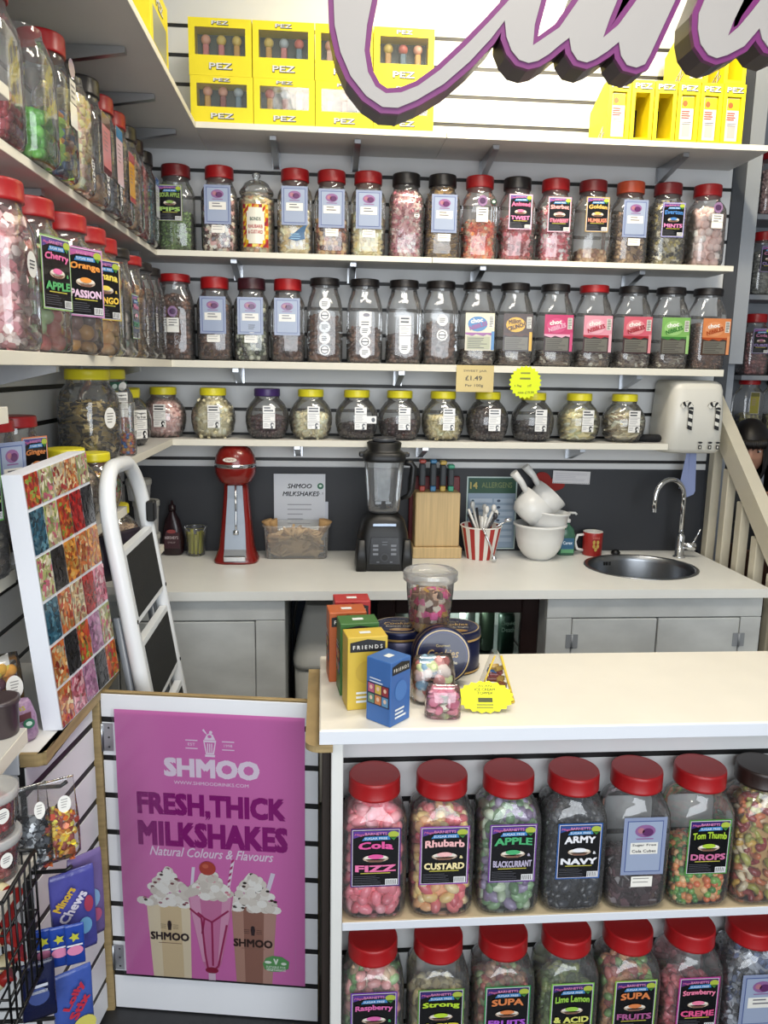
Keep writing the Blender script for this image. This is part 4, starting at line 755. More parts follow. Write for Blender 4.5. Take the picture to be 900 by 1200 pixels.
jar('globe_jar', 'big yellow lidded jar of blue and orange sweets with white label', lj(-.688, Z3, -.675), 'wide', 'yellow', .10, ('ball', .022, ['#2c5c94', '#c88c3c', '#4c7c3c', '#c8602c', '#a83c2c']), lab_white(.05, .075, False, txt=['Vegan', 'Sweets']), .15, rz=QL-.7, group=GL3, scale=.93, second=[(MB().rect(-.03, -.014, .03, .014, '#2c5c48').ell(-.012, 0, .009, .008, '#d8e8dc', 1).ell(.016, 0, .014, .014, '#e8e6e0', 1, 16), .205, 0., .3)])
jar('globe_jar', 'small yellow lidded globe of black sweets labelled Vegan at shelf corner', lj(-.467, Z3, -.672), 'globe', 'yellow', .115, ('ball', .022, ['#22201e', '#33302c', '#181614']), lab_white(.05, .095, True, txt=['Vegan', 'Mix Fruit']), .075, rz=.9, group=GL3)
jar('globe_jar', 'small yellow lidded globe of red and gold sweets in the corner', lj(-.29, Z3, -.71), 'globe', 'yellow', .10, ('ball', .022, ['#8c3c24', '#a87c3c', '#6c2c20', '#c8a05c']), lab_white(.04, .08, False), .085, rz=.7, group=GL3)
jar('globe_jar', 'small yellow lidded globe of pink sugared sweets by the corner', lj(-.115, Z3, -.612), 'globe', 'yellow', .12, ('curl', .022, ['#c8a49c', '#d8b8b0', '#b88c84']), lab_white(), .085, rz=.0, group=GL3)
t = thing('sweet_tub', 'tall clear square tub with white labels between the big yellow lidded jars', 'tub', (-.590, -.775, Z3+.0005), QL)
obj('tub_body', MB().loft([sering(w, w, 4.5, z) for z, w in ((0, .021), (.006, .0235), (.15, .024), (.16, .022))], cap=(True, True)), JAR, t)
o = obj('sweets', fill_mesh([(0, .021, .021, 4), (.006, .0235, .0235, 4), (.15, .024, .024, 4)], .06, 'ball', .012, ['#3c64a0', '#b8863c', '#a84c34'], 5), CANDY, t); o['kind'] = 'stuff'
obj('paper_label', lab_white(.04, .06, False, txt=['Vegan', 'Jellies']), PRINT, t, (0, -.0255, .105), (0, 0, 0))
for y, cd, lb, ds in ((-1.158, ('ball', .026, ['#584840', '#7c6858', '#403430', '#94806c']), MB().ell(0, 0, .018, .03, '#e8e6e0', 0, 20).bars(-.01, .012, .014, 4, .008, .003, '#8c8a84', 1), 'of brown nuts beside the picture board'), (-.985, ('ball', .02, ['#a83c3c', '#5c8c3c', '#c8a03c', '#6c3c2c', '#c86c3c']), lab_stickers(1, .04), 'of red and green sweets above the ladder hoop')):
    jar('globe_jar', f'low yellow lidded globe {ds}', lj(y, 1.25, -.655 if y < -1.1 else -.632), 'globe', 'yellow', .11 if y < -1.1 else .09, cd, lb, .08, rz=.9, group=GL3, scale=1. if y < -1.1 else .85)
for y, cd, lb, ds in ((-1.315, ('bean', .026, ['#a85838', '#b86c48', '#8c4830']), lab_black('#c87850', 'Ginger', '#d88850', 'ROOT', '#d8a850', .075, .13, amp=False), 'of orange brown sweets, nearest the ladder'), (-1.452, ('bean', .024, ['#5c4438', '#745848']), lab_blue(.075, .13), 'of brown sweets with blue card behind the board')):
    jar('sweet_jar', f'red lidded jar {ds}', lj(y, 1.25, -.715), 'bottle', 'red', .16, cd, lb, .17, rz=QL-.45, scale=.9, group='red lidded jars behind the picture board')
jar('sweet_jar', 'red lidded jar with green edged black label behind the board', lj(-1.60, 1.215, -.715), 'bottle', 'red', .10, ('bean', .024, ['#5c5044', '#6c6454']), lab_black('#5c9c4c', 'Lime', '#5cae6c', 'MINTS', '#a8c86c', .075, .13, amp=False), .19, rz=QL-.45, group='red lidded jars behind the picture board', scale=1.0)
jar('sweet_jar', 'clear jar with brown and yellow label at left edge', lj(-1.765, 1.262-.047, -.725), 'bottle', None, .12, ('bean', .024, ['#8c6c3c', '#6c4c2c']), lab_plain('#c8a040', '#7c3420', .08, .12),   .15, rz=QL, group='red lidded jars behind the picture board')
jar('globe_jar', 'yellow lidded globe seen through the ladder hoop', lj(-.72, 1.03, -.66), 'globe', 'yellow', .11, ('ball', .022, ['#6c5444', '#8c7460', '#a89078']), MB().ell(-.02, 0, .016, .016, '#2c5c48', 0, 16).ell(.02, 0, .016, .016, '#e8e6e0', 0, 16), .10, rz=.8, group=GL3)
t = thing('sweet_packet', 'dark packet with yellow lettering seen through the ladder hoop', 'packet', (-.60, -.875, 1.0305), 1.05)
obj('pouch', MB().loft([sering(.085, d, 2.6, z) for z, d in ((0, .02), (.03, .028), (.08, .026), (.125, .006), (.135, .003))]), PLAST if False else mat('dark_foil_pouch', '#2c2433', .3), t)
obj('lettering', MB().text('Millions', 0, .065, .15, .036, '#d8c82c', 1, .04), PRINT, t, (0, -.0335, 0))
# gold window boxes with a white and black three letter mark
YEL = mat('yellow_card', '#e8d616', .55, noise=.03)
def mark(m, cx, cz, w, h, L=1):
    m.text('PEZ', cx+.001, cz-.0015, w*1.04, h*1.1, '#2a2a2c', L, .05).text('PEZ', cx, cz, w, h, '#d8d8d8', L+1, .02); return m
GZ = 'yellow window boxes on the top shelf'
def pez(label, x0, x1, z0, h, seed, yb=-.04, rz=0.):
    w = x1-x0-.002; dp = .19; t = thing('gift_box', label, 'box', ((x0+x1)/2, -.265+dp/2, z0), rz, GZ); hw = w/2; yf = -dp/2
    wx, wz0, wz1 = hw*.80, h*.36, h*.84
    m = MB().box(-hw, yf+.001, 0, -wx, dp/2, h).box(wx, yf+.001, 0, hw, dp/2, h).box(-wx, yf+.001, 0, wx, dp/2, wz0).box(-wx, yf+.001, wz1, wx, dp/2, h).box(-wx, yf+.07, wz0, wx, dp/2, wz1)
    obj('carton', m, YEL, t)
    obj('inner_tray', MB().box(-wx, yf+.066, wz0, wx, yf+.069, wz1), mat('dark_teal_tray', '#3c4c48', .5), t)
    rr = random.Random(seed)
    for k in (-1, 0, 1):
        cx = k*wx*.62; b = rr.choice(['#c87878', '#c89848', '#8c4c48', '#5c7c8c', '#d8b0a0']); hd = rr.choice(['#d8a088', '#c86c60', '#d8c060', '#a8b8c0'])
        m = MB().cbox(cx-.010, yf+.03, wz0+.001, cx+.010, yf+.05, wz0+.045, .003, b).sphere((cx, yf+.04, wz0+.060), (.017, .014, .017), 10, 8, hd); obj('dispenser', m, PLAST, t)
    obj('window_film', MB().add([(-wx, yf+.002, wz0), (wx, yf+.002, wz0), (wx, yf+.002, wz1), (-wx, yf+.002, wz1)], [(0, 1, 2, 3)]), FILM, t)
    obj('lettering', mark(MB(), 0, h*.17, w*.36, h*.11), PRINT, t, (0, yf, 0)); obj('top_lettering', mark(MB(), 0, h*.92, w*.26, h*.065), PRINT, t, (0, yf, 0)); return t
bx = [(-.458, -.243, 'leftmost'), (-.243, -.030, 'second'), (-.030, .172, 'third'), (.172, .385, 'fourth')]
for i, (a, b, nm) in enumerate(bx):
    pez(f'{nm} yellow window box on the top shelf, lower layer', a, b, ZT+.0005, .153, i*2+1); pez(f'{nm} yellow window box on the top shelf, upper layer', a-.002, b-.003, ZT+.154, .180, i*2+2)
def tall_pez(label, x, z0, h, op, rz=.0, w=.083):
    dp = .20; t = thing('tall_carton', label, 'box', (x, -.265+dp/2, z0), rz, 'tall yellow cartons on the top shelf'); hw = w/2-.001; yf = -dp/2; a = hw*.66; z1 = h*.80; zb = h*.06
    prof = [(yf+.001, 0), (dp/2, 0), (dp/2, h*.72), (yf+.06, h), (yf+.001, h)]
    m = MB()
    for s_ in (-1, 1):
        x0, x1 = sorted((s_*a, s_*hw)); V = [(x0, y, z) for y, z in prof]+[(x1, y, z) for y, z in prof]; m.add(V, [tuple(range(5))[::-1], tuple(range(5, 10))]+[(i, (i+1) % 5, 5+(i+1) % 5, 5+i) for i in range(5)])
    m.box(-a, yf+.001, z1, a, yf+.05, h).box(-a, yf+.001, 0, a, dp/2, zb).box(-a, dp/2-.002, zb, a, dp/2, h*.7)
    m.add([(-a, yf+.05, h), (a, yf+.05, h), (a, dp/2, h*.72), (-a, dp/2, h*.72)], [(0, 1, 2, 3)])
    obj('carton', m, YEL, t); obj('dark_lining', MB().box(-a+.0005, yf+.03 if not op else yf+.12, zb, a-.0005, dp/2-.003, h*.69), mat('brown_card_inside', '#2c2218', .8), t)
    if not op:
        m = MB().cbox(-a+.003, yf+.006, zb+.001, a-.003, yf+.028, z1-.004, .002, '#d9d6d2'); pk = obj('refill_pack', m, PRINT, t)
        m = MB().rect(-a+.004, h*.58, a-.004, z1-.006, '#e0b820').ell(-a*.4, h*.66, a*.35, h*.05, '#b05a2c', 1).bars(-a*.8, a*.8, h*.54, 4, h*.035, h*.02, '#b0483c', 1, 4).rect(-a*.6, h*.12, a*.5, h*.32, '#a8a6a4', 1).bars(-a*.7, a*.7, h*.36, 2, h*.03, h*.01, '#55545a', 1); obj('pack_print', m, PRINT, pk, (0, yf+.0055, 0))
    obj('lettering', mark(MB(), 0, h*.905, w*.74, h*.085), PRINT, t, (0, yf, 0))
    m = MB(); mark(m, 0, 0, .085, .03); obj('side_lettering', m, PRINT, t, (-hw-.0004, yf+.07, .025), (0, -.5, -PI/2)); return t
zc = ZT+.0005; TXs = [1.052, 1.137, 1.222, 1.307, 1.392, 1.477]; TN = ['with a refill pack, leftmost with its side showing', 'empty, beside the leftmost one', 'empty, third from left', 'with a refill pack, fourth from left', 'with a refill pack, fifth from left', 'with a refill pack, at the right end']
for i, x in enumerate(TXs): tall_pez('tall yellow carton '+TN[i]+', lower layer', x, zc, .205, i in (1, 2))
for i, x, nm in ((0, 1.330, 'with a refill pack, left one'), (1, 1.470, 'empty, right one')): tall_pez('tall yellow carton '+nm+' of the upper layer', x, zc+.206, .205, i == 1)
t = thing('gift_box', 'yellow box standing on the left wall top shelf', 'box', (-.515, -.78, ZT+.0005), PI/2, GZ)
obj('carton', MB().cbox(-.12, -.06, 0, .12, .1, .19, .001), YEL, t); obj('lettering', mark(MB(), 0, .15, .09, .025), PRINT, t, (0, -.0605, 0)); obj('window_film', MB().box(-.09, -.0605, .03, .09, -.0601, .12), mat('grey_window', '#8c9088', .3), t)
# ------------------------------------------------------------------ hanging script sign
YS = -1.50
F1 = [(392, -130), (389, -70), (391, 0), (392, 30), (399, 62), (411, 90), (429, 113), (448, 126), (466, 127), (488, 118), (520, 99), (550, 73), (575, 46), (591, 25), (593, 44), (599, 60), (608, 71), (619, 74.5), (630, 72), (643, 64), (656, 53), (666.5, 45), (669, 60), (676, 71), (687, 74), (697, 70), (711, 61), (724.5, 50), (727, 66), (734, 77), (745, 80), (755, 76), (761, 65), (791, 0), (828, -80), (815, -100), (786, -95), (746, 0), (724, 30), (706, 45), (714, 22), (723, 0), (752, -75), (740, -98), (712, -90), (678, 0), (655, 33), (624, 54), (626, 30), (634, 0), (655, -60), (640, -82), (612, -60), (597, 0), (575, 24), (545, 55), (515, 83), (490, 101), (470, 109), (452, 110), (440, 102), (431, 85), (427, 60), (430, 30), (436, 0), (446, -70), (462, -130), (500, -170), (520, -140), (545, -150), (530, -195), (480, -200), (420, -175)]
F2 = [(852, -70), (825, 0), (818, 17), (817, 35), (820, 52), (829, 65), (839, 69), (852, 65), (871, 55), (889, 34), (892, 46), (899, 56), (912, 60), (930, 52), (965, 10), (1010, -90), (985, -105), (960, -60), (925, -20), (940, -60), (925, -90), (900, -60), (891, 0), (880, 14), (865, 32), (852, 43), (858, 27), (871, 0), (895, -70), (880, -92)]
def offset(P, d):
    P = np.array(P, float); A = .5*np.sum(P[:, 0]*np.roll(P[:, 1], -1)-np.roll(P[:, 0], -1)*P[:, 1]); sg = 1 if A > 0 else -1; out = []
    for i in range(len(P)):
        a = P[i]-P[i-1]; b = P[(i+1) % len(P)]-P[i]; n1 = np.array([a[1], -a[0]])/np.linalg.norm(a)*sg; n2 = np.array([b[1], -b[0]])/np.linalg.norm(b)*sg
        n = n1+n2; n /= np.linalg.norm(n)+1e-9; k = min(1/max(.35, n@n1), 2.); out.append(P[i]+n*d*k)
    return out
def w2(P): return [tuple(at_y(x, y, YS)[[0, 2]]) for x, y in P]
def ccw(P):
    Q = np.array(P); A = np.sum(Q[:, 0]*np.roll(Q[:, 1], -1)-np.roll(Q[:, 0], -1)*Q[:, 1]); return P if A > 0 else P[::-1]
for P, nm in ((F1, 'large hanging script letters C a n with lilac grey faces and purple edges'), (F2, 'hanging script letter at top right beside the tall yellow cartons')):
    t = thing('sign_lettering', nm, 'sign', (.4, YS, 2.2), 0, 'hanging shop sign'); o_ = (-.4, -YS, -2.2)
    obj('purple_rim', MB().prism(ccw(w2(offset(P, 6.6))), YS, YS+.012), mat('purple_acrylic', '#6e2a66', .35), t, o_)
    obj('letter_return', MB().prism(ccw(w2(offset(P, 5.4))), YS+.0125, YS+.085), mat('dark_letter_return', '#3a2f33', .3), t, o_)
    obj('letter_face', MB().prism(ccw(w2(P)), YS-.004, YS-.0005), mat('lilac_grey_acrylic', '#9c9997', .4), t, o_)
    xs = [p_[0] for p_ in w2(P)]
    for x in (min(xs)+.10, max(xs)-.06): obj('hanging_cable', MB().tube([(x, YS+.04, 2.70), (x, YS+.04, 3.349)], .003, 6), STEEL, t, o_)
t = thing('track_light', 'cream ceiling track light behind the sign letters', 'lamp', (.9, -.95, 3.349))
obj('track_bar', MB().cbox(-.9, -.02, -.055, .75, .02, -.02, .003), mat('cream_track', '#e0d8c0', .4), t)
for x in (-.6, .45): obj('stem', MB().tube([(x, 0, -.02), (x, 0, 0)], .006, 6), STEEL, t)
for x in (-.18, .35):
    obj('lamp_head', MB().lathe([(.02, 0), (.045, .02), (.05, .12), (.048, .125), (.04, .118)], 18), mat('cream_track'), t, (x, .02, -.06), (PI+.5, 0, 0))
# ------------------------------------------------------------------ things on the back worktop
WT = .9005
RED = mat('red_enamel', '#7a1712', .25, coat=.3)
t = thing('milkshake_mixer', 'red retro milkshake mixer with round head and steel front', 'mixer', (-.338, -.16, WT))
def rr_(w, d, z, y=0, n=3.5): r = sering(w, d, n, z, 28); r[:, 1] += y; return r
obj('column', MB().loft([rr_(.086, .078, 0), rr_(.087, .078, .008), rr_(.078, .070, .025), rr_(.068, .058, .055, .006), rr_(.058, .048, .15, .014), rr_(.049, .042, .25, .02), rr_(.046, .040, .31, .02)]), RED, t)
obj('head', MB().lathe([(.02, .300), (.045, .303), (.064, .318), (.076, .345), (.079, .372), (.079, .388), (.074, .415), (.060, .440), (.038, .456), (.015, .463), (.002, .464)], 28), RED, t)
obj('chrome_belt', MB().lathe([(.0795, .372), (.0805, .374), (.0805, .385), (.0795, .387)], 28), CHROME, t)
pl = MB().prism([(.026*math.cos(a), .009*math.sin(a)) for a in np.linspace(0, 2*PI, 17)[:-1]], -.002, .002); bd = obj('badge', pl, mat('badge_cream', '#d8d2c4', .3), t, (-.012, -.075, .405), (-.35, 0, 0))
obj('badge_print', MB().text('Dairy', 0, 0, .034, .009, '#8c2a24', 0, .02, .3), PRINT, bd, (0, -.0025, 0))
zs_ = [.012, .03, .055, .10, .15, .20, .25, .300]; hw_ = [.040, .043, .0415, .0395, .037, .0335, .030, .028]; yy_ = [-.083, -.076, -.058, -.050, -.038, -.032, -.027, -.025]
m = MB(); m.add([(s_*w_, y_, z_) for z_, w_, y_ in zip(zs_, hw_, yy_) for s_ in (-1, 1)], [(2*i, 2*i+1, 2*i+3, 2*i+2) for i in range(7)]); m.add([(s_*w_, y_+.02*k, z_) for z_, w_, y_ in zip(zs_, hw_, yy_) for s_ in (-1, 1) for k in (0, 1)], [(4*i+1, 4*i, 4*i+4, 4*i+5) for i in range(7)]+[(4*i+2, 4*i+3, 4*i+7, 4*i+6) for i in range(7)]); obj('steel_front', m, mat('dull_steel', '#84898f', .42, 1.), t)
obj('cup_ledge', MB().cbox(-.042, -.084, .012, .042, -.06, .034, .003), CHROME, t)
obj('spindle', MB().tube([(.004, -.044, .31), (.004, -.052, .15), (.004, -.053, .125)], .0035, 8).lathe([(.004, .112), (.011, .114), (.011, .128), (.004, .131)], 12, c=(.004, -.053, 0)), CHROME, t)
# tub of wafers with notices
t = thing('wafer_tub', 'clear plastic tub of tan wafer cones under a paper notice', 'tub', (-.104, -.095, WT))
obj('tub_body', MB().loft([sering(.118, .055, 7, 0), sering(.122, .058, 7, .004), sering(.130, .066, 7, .128), sering(.136, .071, 7, .131), sering(.136, .071, 7, .136), sering(.130, .066, 7, .136)], cap=(True, False)), clear('cloudy_tub', (.9, .9, .88), .05, .15, .16), t)
rr = random.Random(4); m = fill_mesh([(0, .115, .052, 6), (.13, .127, .063, 6)], .085, 'flake', .036, ['#a08460', '#b09470', '#8c7250', '#bca27c'], 12)
for k, x in enumerate((-.112, -.09, .10, .112)):
    m.M = T(x, .0, .118)@RY(.3*(1 if x > 0 else -1)); m.lathe([(.004, -.03), (.014, 0), (.022, .032), (.019, .032)], 9, '#a8865a')
m.M = None; o = obj('wafer_cones', m, FABR, t); o['kind'] = 'stuff'
t2 = thing('paper_notice', 'white notice reading SHMOO MILKSHAKES propped behind the wafer tub', 'notice', (-.095, -.0165, WT+.0))
m = MB().box(-.105, -.0006, .02, .105, .0006, .325, '#d3d6dc'); m.text('SHMOO', .0, .275, .10, .02, '#22232a', 3, .03, .25).text('MILKSHAKES', .005, .243, .15, .02, '#22232a', 3, .03, .25).ell(.085, .275, .013, .013, '#2c6a50', 3).ell(.085, .276, .006, .005, '#d8e8dc', 4).bars(-.05, .05, .2, 6, .02, .004, '#9a9ca4', 3, 2).text('v.1', .085, .245, .02, .01, '#55565c', 3)
obj('sheet', m, PRINT, t2)
t2 = thing('paper_notice', 'smaller photo card leaning inside the wafer tub', 'notice', (-.040, -.015, WT+.06)); m = MB().box(-.062, -.0006, 0, .062, .0006, .15, '#c8ccd6'); m.ell(-.05, .08, .018, .03, '#84684c', 3).ell(.055, .05, .012, .03, '#94744c', 3).bars(-.03, .035, .12, 5, .018, .004, '#a2a5ae', 3, 3); obj('sheet', m, PRINT, t2)
# blender
t = thing('jug_blender', 'black jug blender with clear jug and black lid', 'blender', (.232, -.245, WT))
obj('motor_base', MB().loft([sering(.105, .10, 5, 0), sering(.107, .102, 5, .006), sering(.104, .098, 5, .06), sering(.092, .085, 5, .14), sering(.080, .074, 5, .185), sering(.070, .066, 4, .195), sering(.055, .055, 2.4, .212)]), BLKP, t)
for s_ in (-1, 1): obj('corner_foot', MB().loft([sering(.021, .02, 4, -.0), sering(.021, .02, 4, .05), sering(.014, .014, 4, .12)]), mat('black_plastic2', '#0c0d0f', .4), t, (s_*.086, -.085, 0))
pn = obj('control_panel', MB().prism([(-.058, .03), (.058, .03), (.05, .13), (-.05, .13)], -.006, .006), mat('panel_grey', '#1c1d21', .3), t, (0, -.110, 0), (-.13, 0, 0))
m = MB()
for x in (-.034, .034):
    for z in (.1, .085, .068): m.rect(x-.01, z-.004, x+.01, z+.004, '#7c8088')
m.ell(0, .055, .016, .016, '#3c3e44').ell(0, .055, .012, .012, '#16171a', 1).rect(-.03, .036, -.02, .04, '#6c7078').rect(.02, .036, .03, .04, '#6c7078').bars(-.01, .012, .115, 2, .01, .003, '#6c7078')
obj('panel_print', m, PRINT, pn, (0, -.0066, 0)); obj('brand_strip', MB().cbox(-.045, -.004, 0, .045, 0, .012, .002), mat('blue_grey_strip', '#8c98a8', .3, .5), t, (0, -.080, .168), (-.2, 0, 0))
obj('jug', MB().loft([sering(.055, .055, 3, .213), sering(.060, .060, 3.5, .225), sering(.064, .064, 3.5, .27), sering(.074, .074, 3.5, .39), sering(.077, .077, 3.5, .41)], cap=(True, False)), clear('smoky_jug', (.80, .82, .83), .06, .08, .10), t)
obj('blade_hub', MB().lathe([(.05, .215), (.045, .222), (.012, .226), (.010, .25), (.003, .252)], 16), DARKST, t); obj('blade', MB().prism([(-.03, 0), (.03, .004), (.03, .008), (-.03, .012)], -.006, .006), STEEL, t, (0, 0, .24))
obj('jug_handle', MB().tube([(.070, 0, .402), (.105, 0, .400), (.114, 0, .385), (.108, 0, .30), (.098, 0, .275), (.066, 0, .262)], [.010, .012, .014, .014, .011, .007], 10), BLKP, t)
obj('jug_lid', MB().loft([sering(.079, .079, 3.5, .410), sering(.081, .081, 3.5, .415), sering(.081, .081, 3.5, .438), sering(.072, .072, 3, .445), sering(.062, .062, 2.5, .452), sering(.066, .066, 2.3, .478), sering(.06, .06, 2.2, .482)]), BLKP, t)
obj('lid_cap', MB().lathe([(.042, .4825), (.046, .487), (.046, .496), (.036, .499), (.034, .494)], 20), mat('smoky_cap', '#4c4d50', .2), t)
for s_ in (-1, 1): obj('lid_tab', MB().cbox(-.022, -.016, 0, .022, .016, .018, .004), BLKP, t, (s_*.074, 0, .424))
# knife block
t = thing('knife_block', 'pale wooden knife block with four coloured knife handles', 'knife block', (.463, -.085, WT)); BM = mat('pale_beech', '#c9ad7c', .5, noise=.16, scale=10, stretch=(14, 1, .6))
obj('plinth', MB().cbox(-.100, -.06, 0, .100, .055, .045, .003), BM, t); obj('block', MB().cbox(-.092, -.045, .0455, .090, .05, .268, .004), BM, t)
for i, (x, c, h) in enumerate(((-.062, '#a83c2c', .13), (-.018, '#3c7ca8', .13), (.022, '#c8a84c', .125), (.055, '#3ca07c', .11))):
    kn = obj('knife', MB().cbox(x-.011, -.016, .2685, x+.011, .016, .29, .003), mat('knife_'+str(i), c, .4), t); obj('handle', MB().cbox(x-.012, -.018, .29, x+.012, .018, .268+h-.016, .005), mat('dark_grip', '#3c4044', .6), kn); obj('handle_tip', MB().cbox(x-.013, -.019, .268+h-.016, x+.013, .019, .268+h, .004), mat('knife_'+str(i)), kn)
tag(obj('cutting_board', MB().cbox(.356, -.034, WT, .566, -.022, 1.222, .004), mat('red_board', '#6c1f24', .5)), 'dark red chopping board behind the knife block', 'chopping board')
# striped cup with cutlery
t = thing('striped_cup', 'red and white striped paper cup holding cutlery', 'cup', (.643, -.125, WT)); m = MB(); n = 24; a = np.arange(n+1)*2*PI/n
for i in range(n):
    c = '#a82a26' if i % 2 else '#e2ddd4'; m.add([(.058*math.cos(a[i]), .058*math.sin(a[i]), 0), (.058*math.cos(a[i+1]), .058*math.sin(a[i+1]), 0), (.083*math.cos(a[i+1]), .083*math.sin(a[i+1]), .132), (.083*math.cos(a[i]), .083*math.sin(a[i]), .132)], [(0, 1, 2, 3)], c)
m.lathe([(.083, .131), (.086, .134), (.083, .137), (.081, .134)], 24, '#e6e2da', cap=(False, False)).lathe([(.0575, .001), (.0575, .003)], 24, '#d8d2c8'); obj('paper_cup', m, PRINT, t)
rr = random.Random(9)
for k in range(13):
    m = MB(); a = rr.uniform(0, 6.28); r0 = .03; tx = .055*math.cos(a); ty = .055*math.sin(a); h = rr.uniform(.16, .205); c = rr.choice(['#d8d8d4', '#3c3c40', '#c8c8c4', '#8c8c8c', '#e4e2de'])
    m.tube([(-tx*.5, -ty*.5, .01), (tx, ty, h)], [.004, .0055], 6, c)
    if k % 2: m.sphere((tx*1.05, ty*1.05, h+.008), (.010, .010, .016), 8, 6, c)
    obj('cutlery', m, mat('cutlery_white', '#dedcd6', .3) if k % 3 else PLAST, t)
obj('cutlery', MB().tube([(.02, -.06, .125), (.085, -.075, .165)], [.003, .003], 6).sphere((.092, -.076, .171), (.015, .008, .008), 8, 6), CHROME, t)
obj('long_spoon', MB().tube([(-.012, -.091, .14), (.022, -.085, .07), (.036, -.084, .02)], .004, 6).sphere((.040, -.085, .012), (.011, .006, .014), 8, 6), CHROME, t)
# green notice on the splashback
t = thing('wall_notice', 'green laminated notice headed 14 ALLERGENS behind the cutlery', 'notice', (.708, -.0055, 1.063))
m = MB().box(-.107, -.0008, -.155, .107, 0, .155, '#c8d8d4'); m.rect(-.102, -.15, .102, .15, '#3c6c70', 3).rect(-.1, .085, .1, .148, '#1e4a34', 4).rect(-.1, -.148, .1, .085, '#8ea0b4', 4).text('14', -.078, .118, .032, .03, '#b8a85c', 6, .03).text('ALLERGENS', .02, .12, .13, .024, '#6c7c4c', 6, .03)
for r in range(7):
    m.rect(-.092, .045-r*.028, .002, .062-r*.028, '#b4c2d0', 5).rect(.01, .045-r*.028, .092, .062-r*.028, '#a8b8c8', 5).ell(-.08, .053-r*.028, .006, .005, '#2c4a5c', 6, 8).ell(.03, .053-r*.028, .008, .006, '#33445c', 6, 8)
obj('sheet', m, PRINT, t)
# white bowls and scoops
WH = mat('white_melamine', '#dddcd8', .3)
def bowl(r, h, th=.004): return [(r*.48, 0), (r*.52, .005), (r*.68, h*.12), (r*.86, h*.32), (r*.97, h*.6), (r, h*.92), (r*1.08, h*.95), (r*1.09, h), (r*1.02, h+.002), (r*.97, h), (r*.93, h*.6), (r*.82, h*.33), (r*.5, .012), (.002, .01)]
tag(obj('mixing_bowl', MB().lathe(bowl(.100, .145), 32), WH, None, (.885, -.135, WT)), 'large white mixing bowl, lowest of the stack by the soap', 'bowl')
tag(obj('mixing_bowl', MB().lathe(bowl(.082, .10), 32), WH, None, (.905, -.140, WT+.098), (.0, .10, 0)), 'upper white bowl nested in the larger one', 'bowl')
def scoop(label, loc, rot, s=1.):
    t = thing('white_scoop', label, 'scoop', loc); t.rotation_euler = rot
    obj('cup', MB().lathe([(.004, 0), (.05, .005), (.066, .03), (.076, .105), (.072, .105), (.060, .03), (.03, .012)], 24), WH, t)
    obj('handle', MB().tube([(-.06, 0, .085), (-.11, 0, .098), (-.165, 0, .10)], [.012, .013, .017], 10), WH, t); return t
scoop('white handled scoop tilted over the bowls, left handle', (.800, -.150, 1.070), (.1, .78, .2)); scoop('white handled scoop leaning behind, right handle', (.872, -.075, 1.085), (0, .78, .1))
# soap and mug
t = thing('soap_bottle', 'clear hand soap bottle with pump and green label', 'soap bottle', (1.015, -.075, WT))
obj('bottle', MB().loft([sering(.034, .022, 3.5, 0), sering(.037, .025, 3.5, .006), sering(.037, .025, 3.5, .085), sering(.028, .022, 2.6, .115), sering(.013, .013, 2, .128), sering(.013, .013, 2, .138)]), mat('green_soap', '#3c6450', .2), t)
obj('paper_label', MB().rect(-.027, .012, .027, .075, '#2c5c7c').rect(-.027, .012, .027, .028, '#5c9c6c', 1).text('Carex', 0, .055, .04, .014, '#d8e4ec', 1, .03), PRINT, t, (0, -.0265, 0))
obj('pump', MB().lathe([(.016, .138), (.016, .15), (.008, .153), (.007, .172), (.014, .174), (.014, .18)], 12).tube([(0, 0, .178), (.03, -.01, .179), (.036, -.012, .172)], .005, 8), WH, t)
t = thing('mug', 'red mug with white handle and gold motif beside the sink', 'mug', (1.130, -.075, WT))
obj('cup', MB().lathe([(.038, 0), (.040, .003), (.041, .098), (.0405, .1), (.0375, .098), (.036, .008), (.002, .006)], 28, cols=['#9c2420']*2+['#dcd8d0']*8), PLAST, t)
obj('handle', MB().tube([(-.039, 0, .085), (-.065, 0, .083), (-.075, 0, .055), (-.066, 0, .025), (-.039, 0, .018)], .006, 8), WH, t)
m = MB()
for x, z in ((-.008, .06), (.008, .06), (-.008, .043), (.008, .043), (0, .03)): m.ell(x, z, .0065, .009, '#b89848', 0, 8)
obj('motif', m.text('xmas', 0, .078, .03, .008, '#c86a5c', 0, .02), PRINT, t, (0, -.0425, 0))
# sink, tap
t = thing('round_sink', 'round stainless steel sink set into the worktop', 'sink', (SKX, SKY, .9)); a = np.arange(40)*2*PI/40
def er(k, z, kx=0): return np.stack([SRX*k*np.cos(a), SRY*k*np.sin(a), np.full(40, z)], 1)
obj('basin', MB().loft([er(1.03, .0008), er(1.03, .003), er(.985, .004), er(.955, .001), er(.93, -.02), er(.90, -.12), er(.84, -.155), er(.2, -.165), er(.02, -.167)], cap=(False, True)), mat('sink_steel', '#8c8f93', .3, 1.), t)
m = MB()
for x in (-.10, -.088, -.076, -.064): m.cbox(x-.0045, .160, -.035, x+.0045, .1615, -.020, .0005)
obj('overflow_grille', m, BLKP, t); obj('strainer', MB().lathe([(.042, -.1665), (.044, -.162), (.036, -.160), (.01, -.162)], 20), CHROME, t)
tag(obj('dish', MB().lathe([(.004, 0), (.038, .002), (.042, .012), (.042, .026), (.038, .026), (.036, .006)], 24), WH, None, (1.262, -.315, .735)), 'small white dish lying in the sink', 'dish')
t = thing('kitchen_tap', 'chrome swan neck tap with side lever behind the sink', 'tap', (1.487, -.125, WT))
obj('tap_body', MB().lathe([(.026, 0), (.026, .004), (.018, .008), (.017, .09), (.012, .10)], 18), CHROME, t)
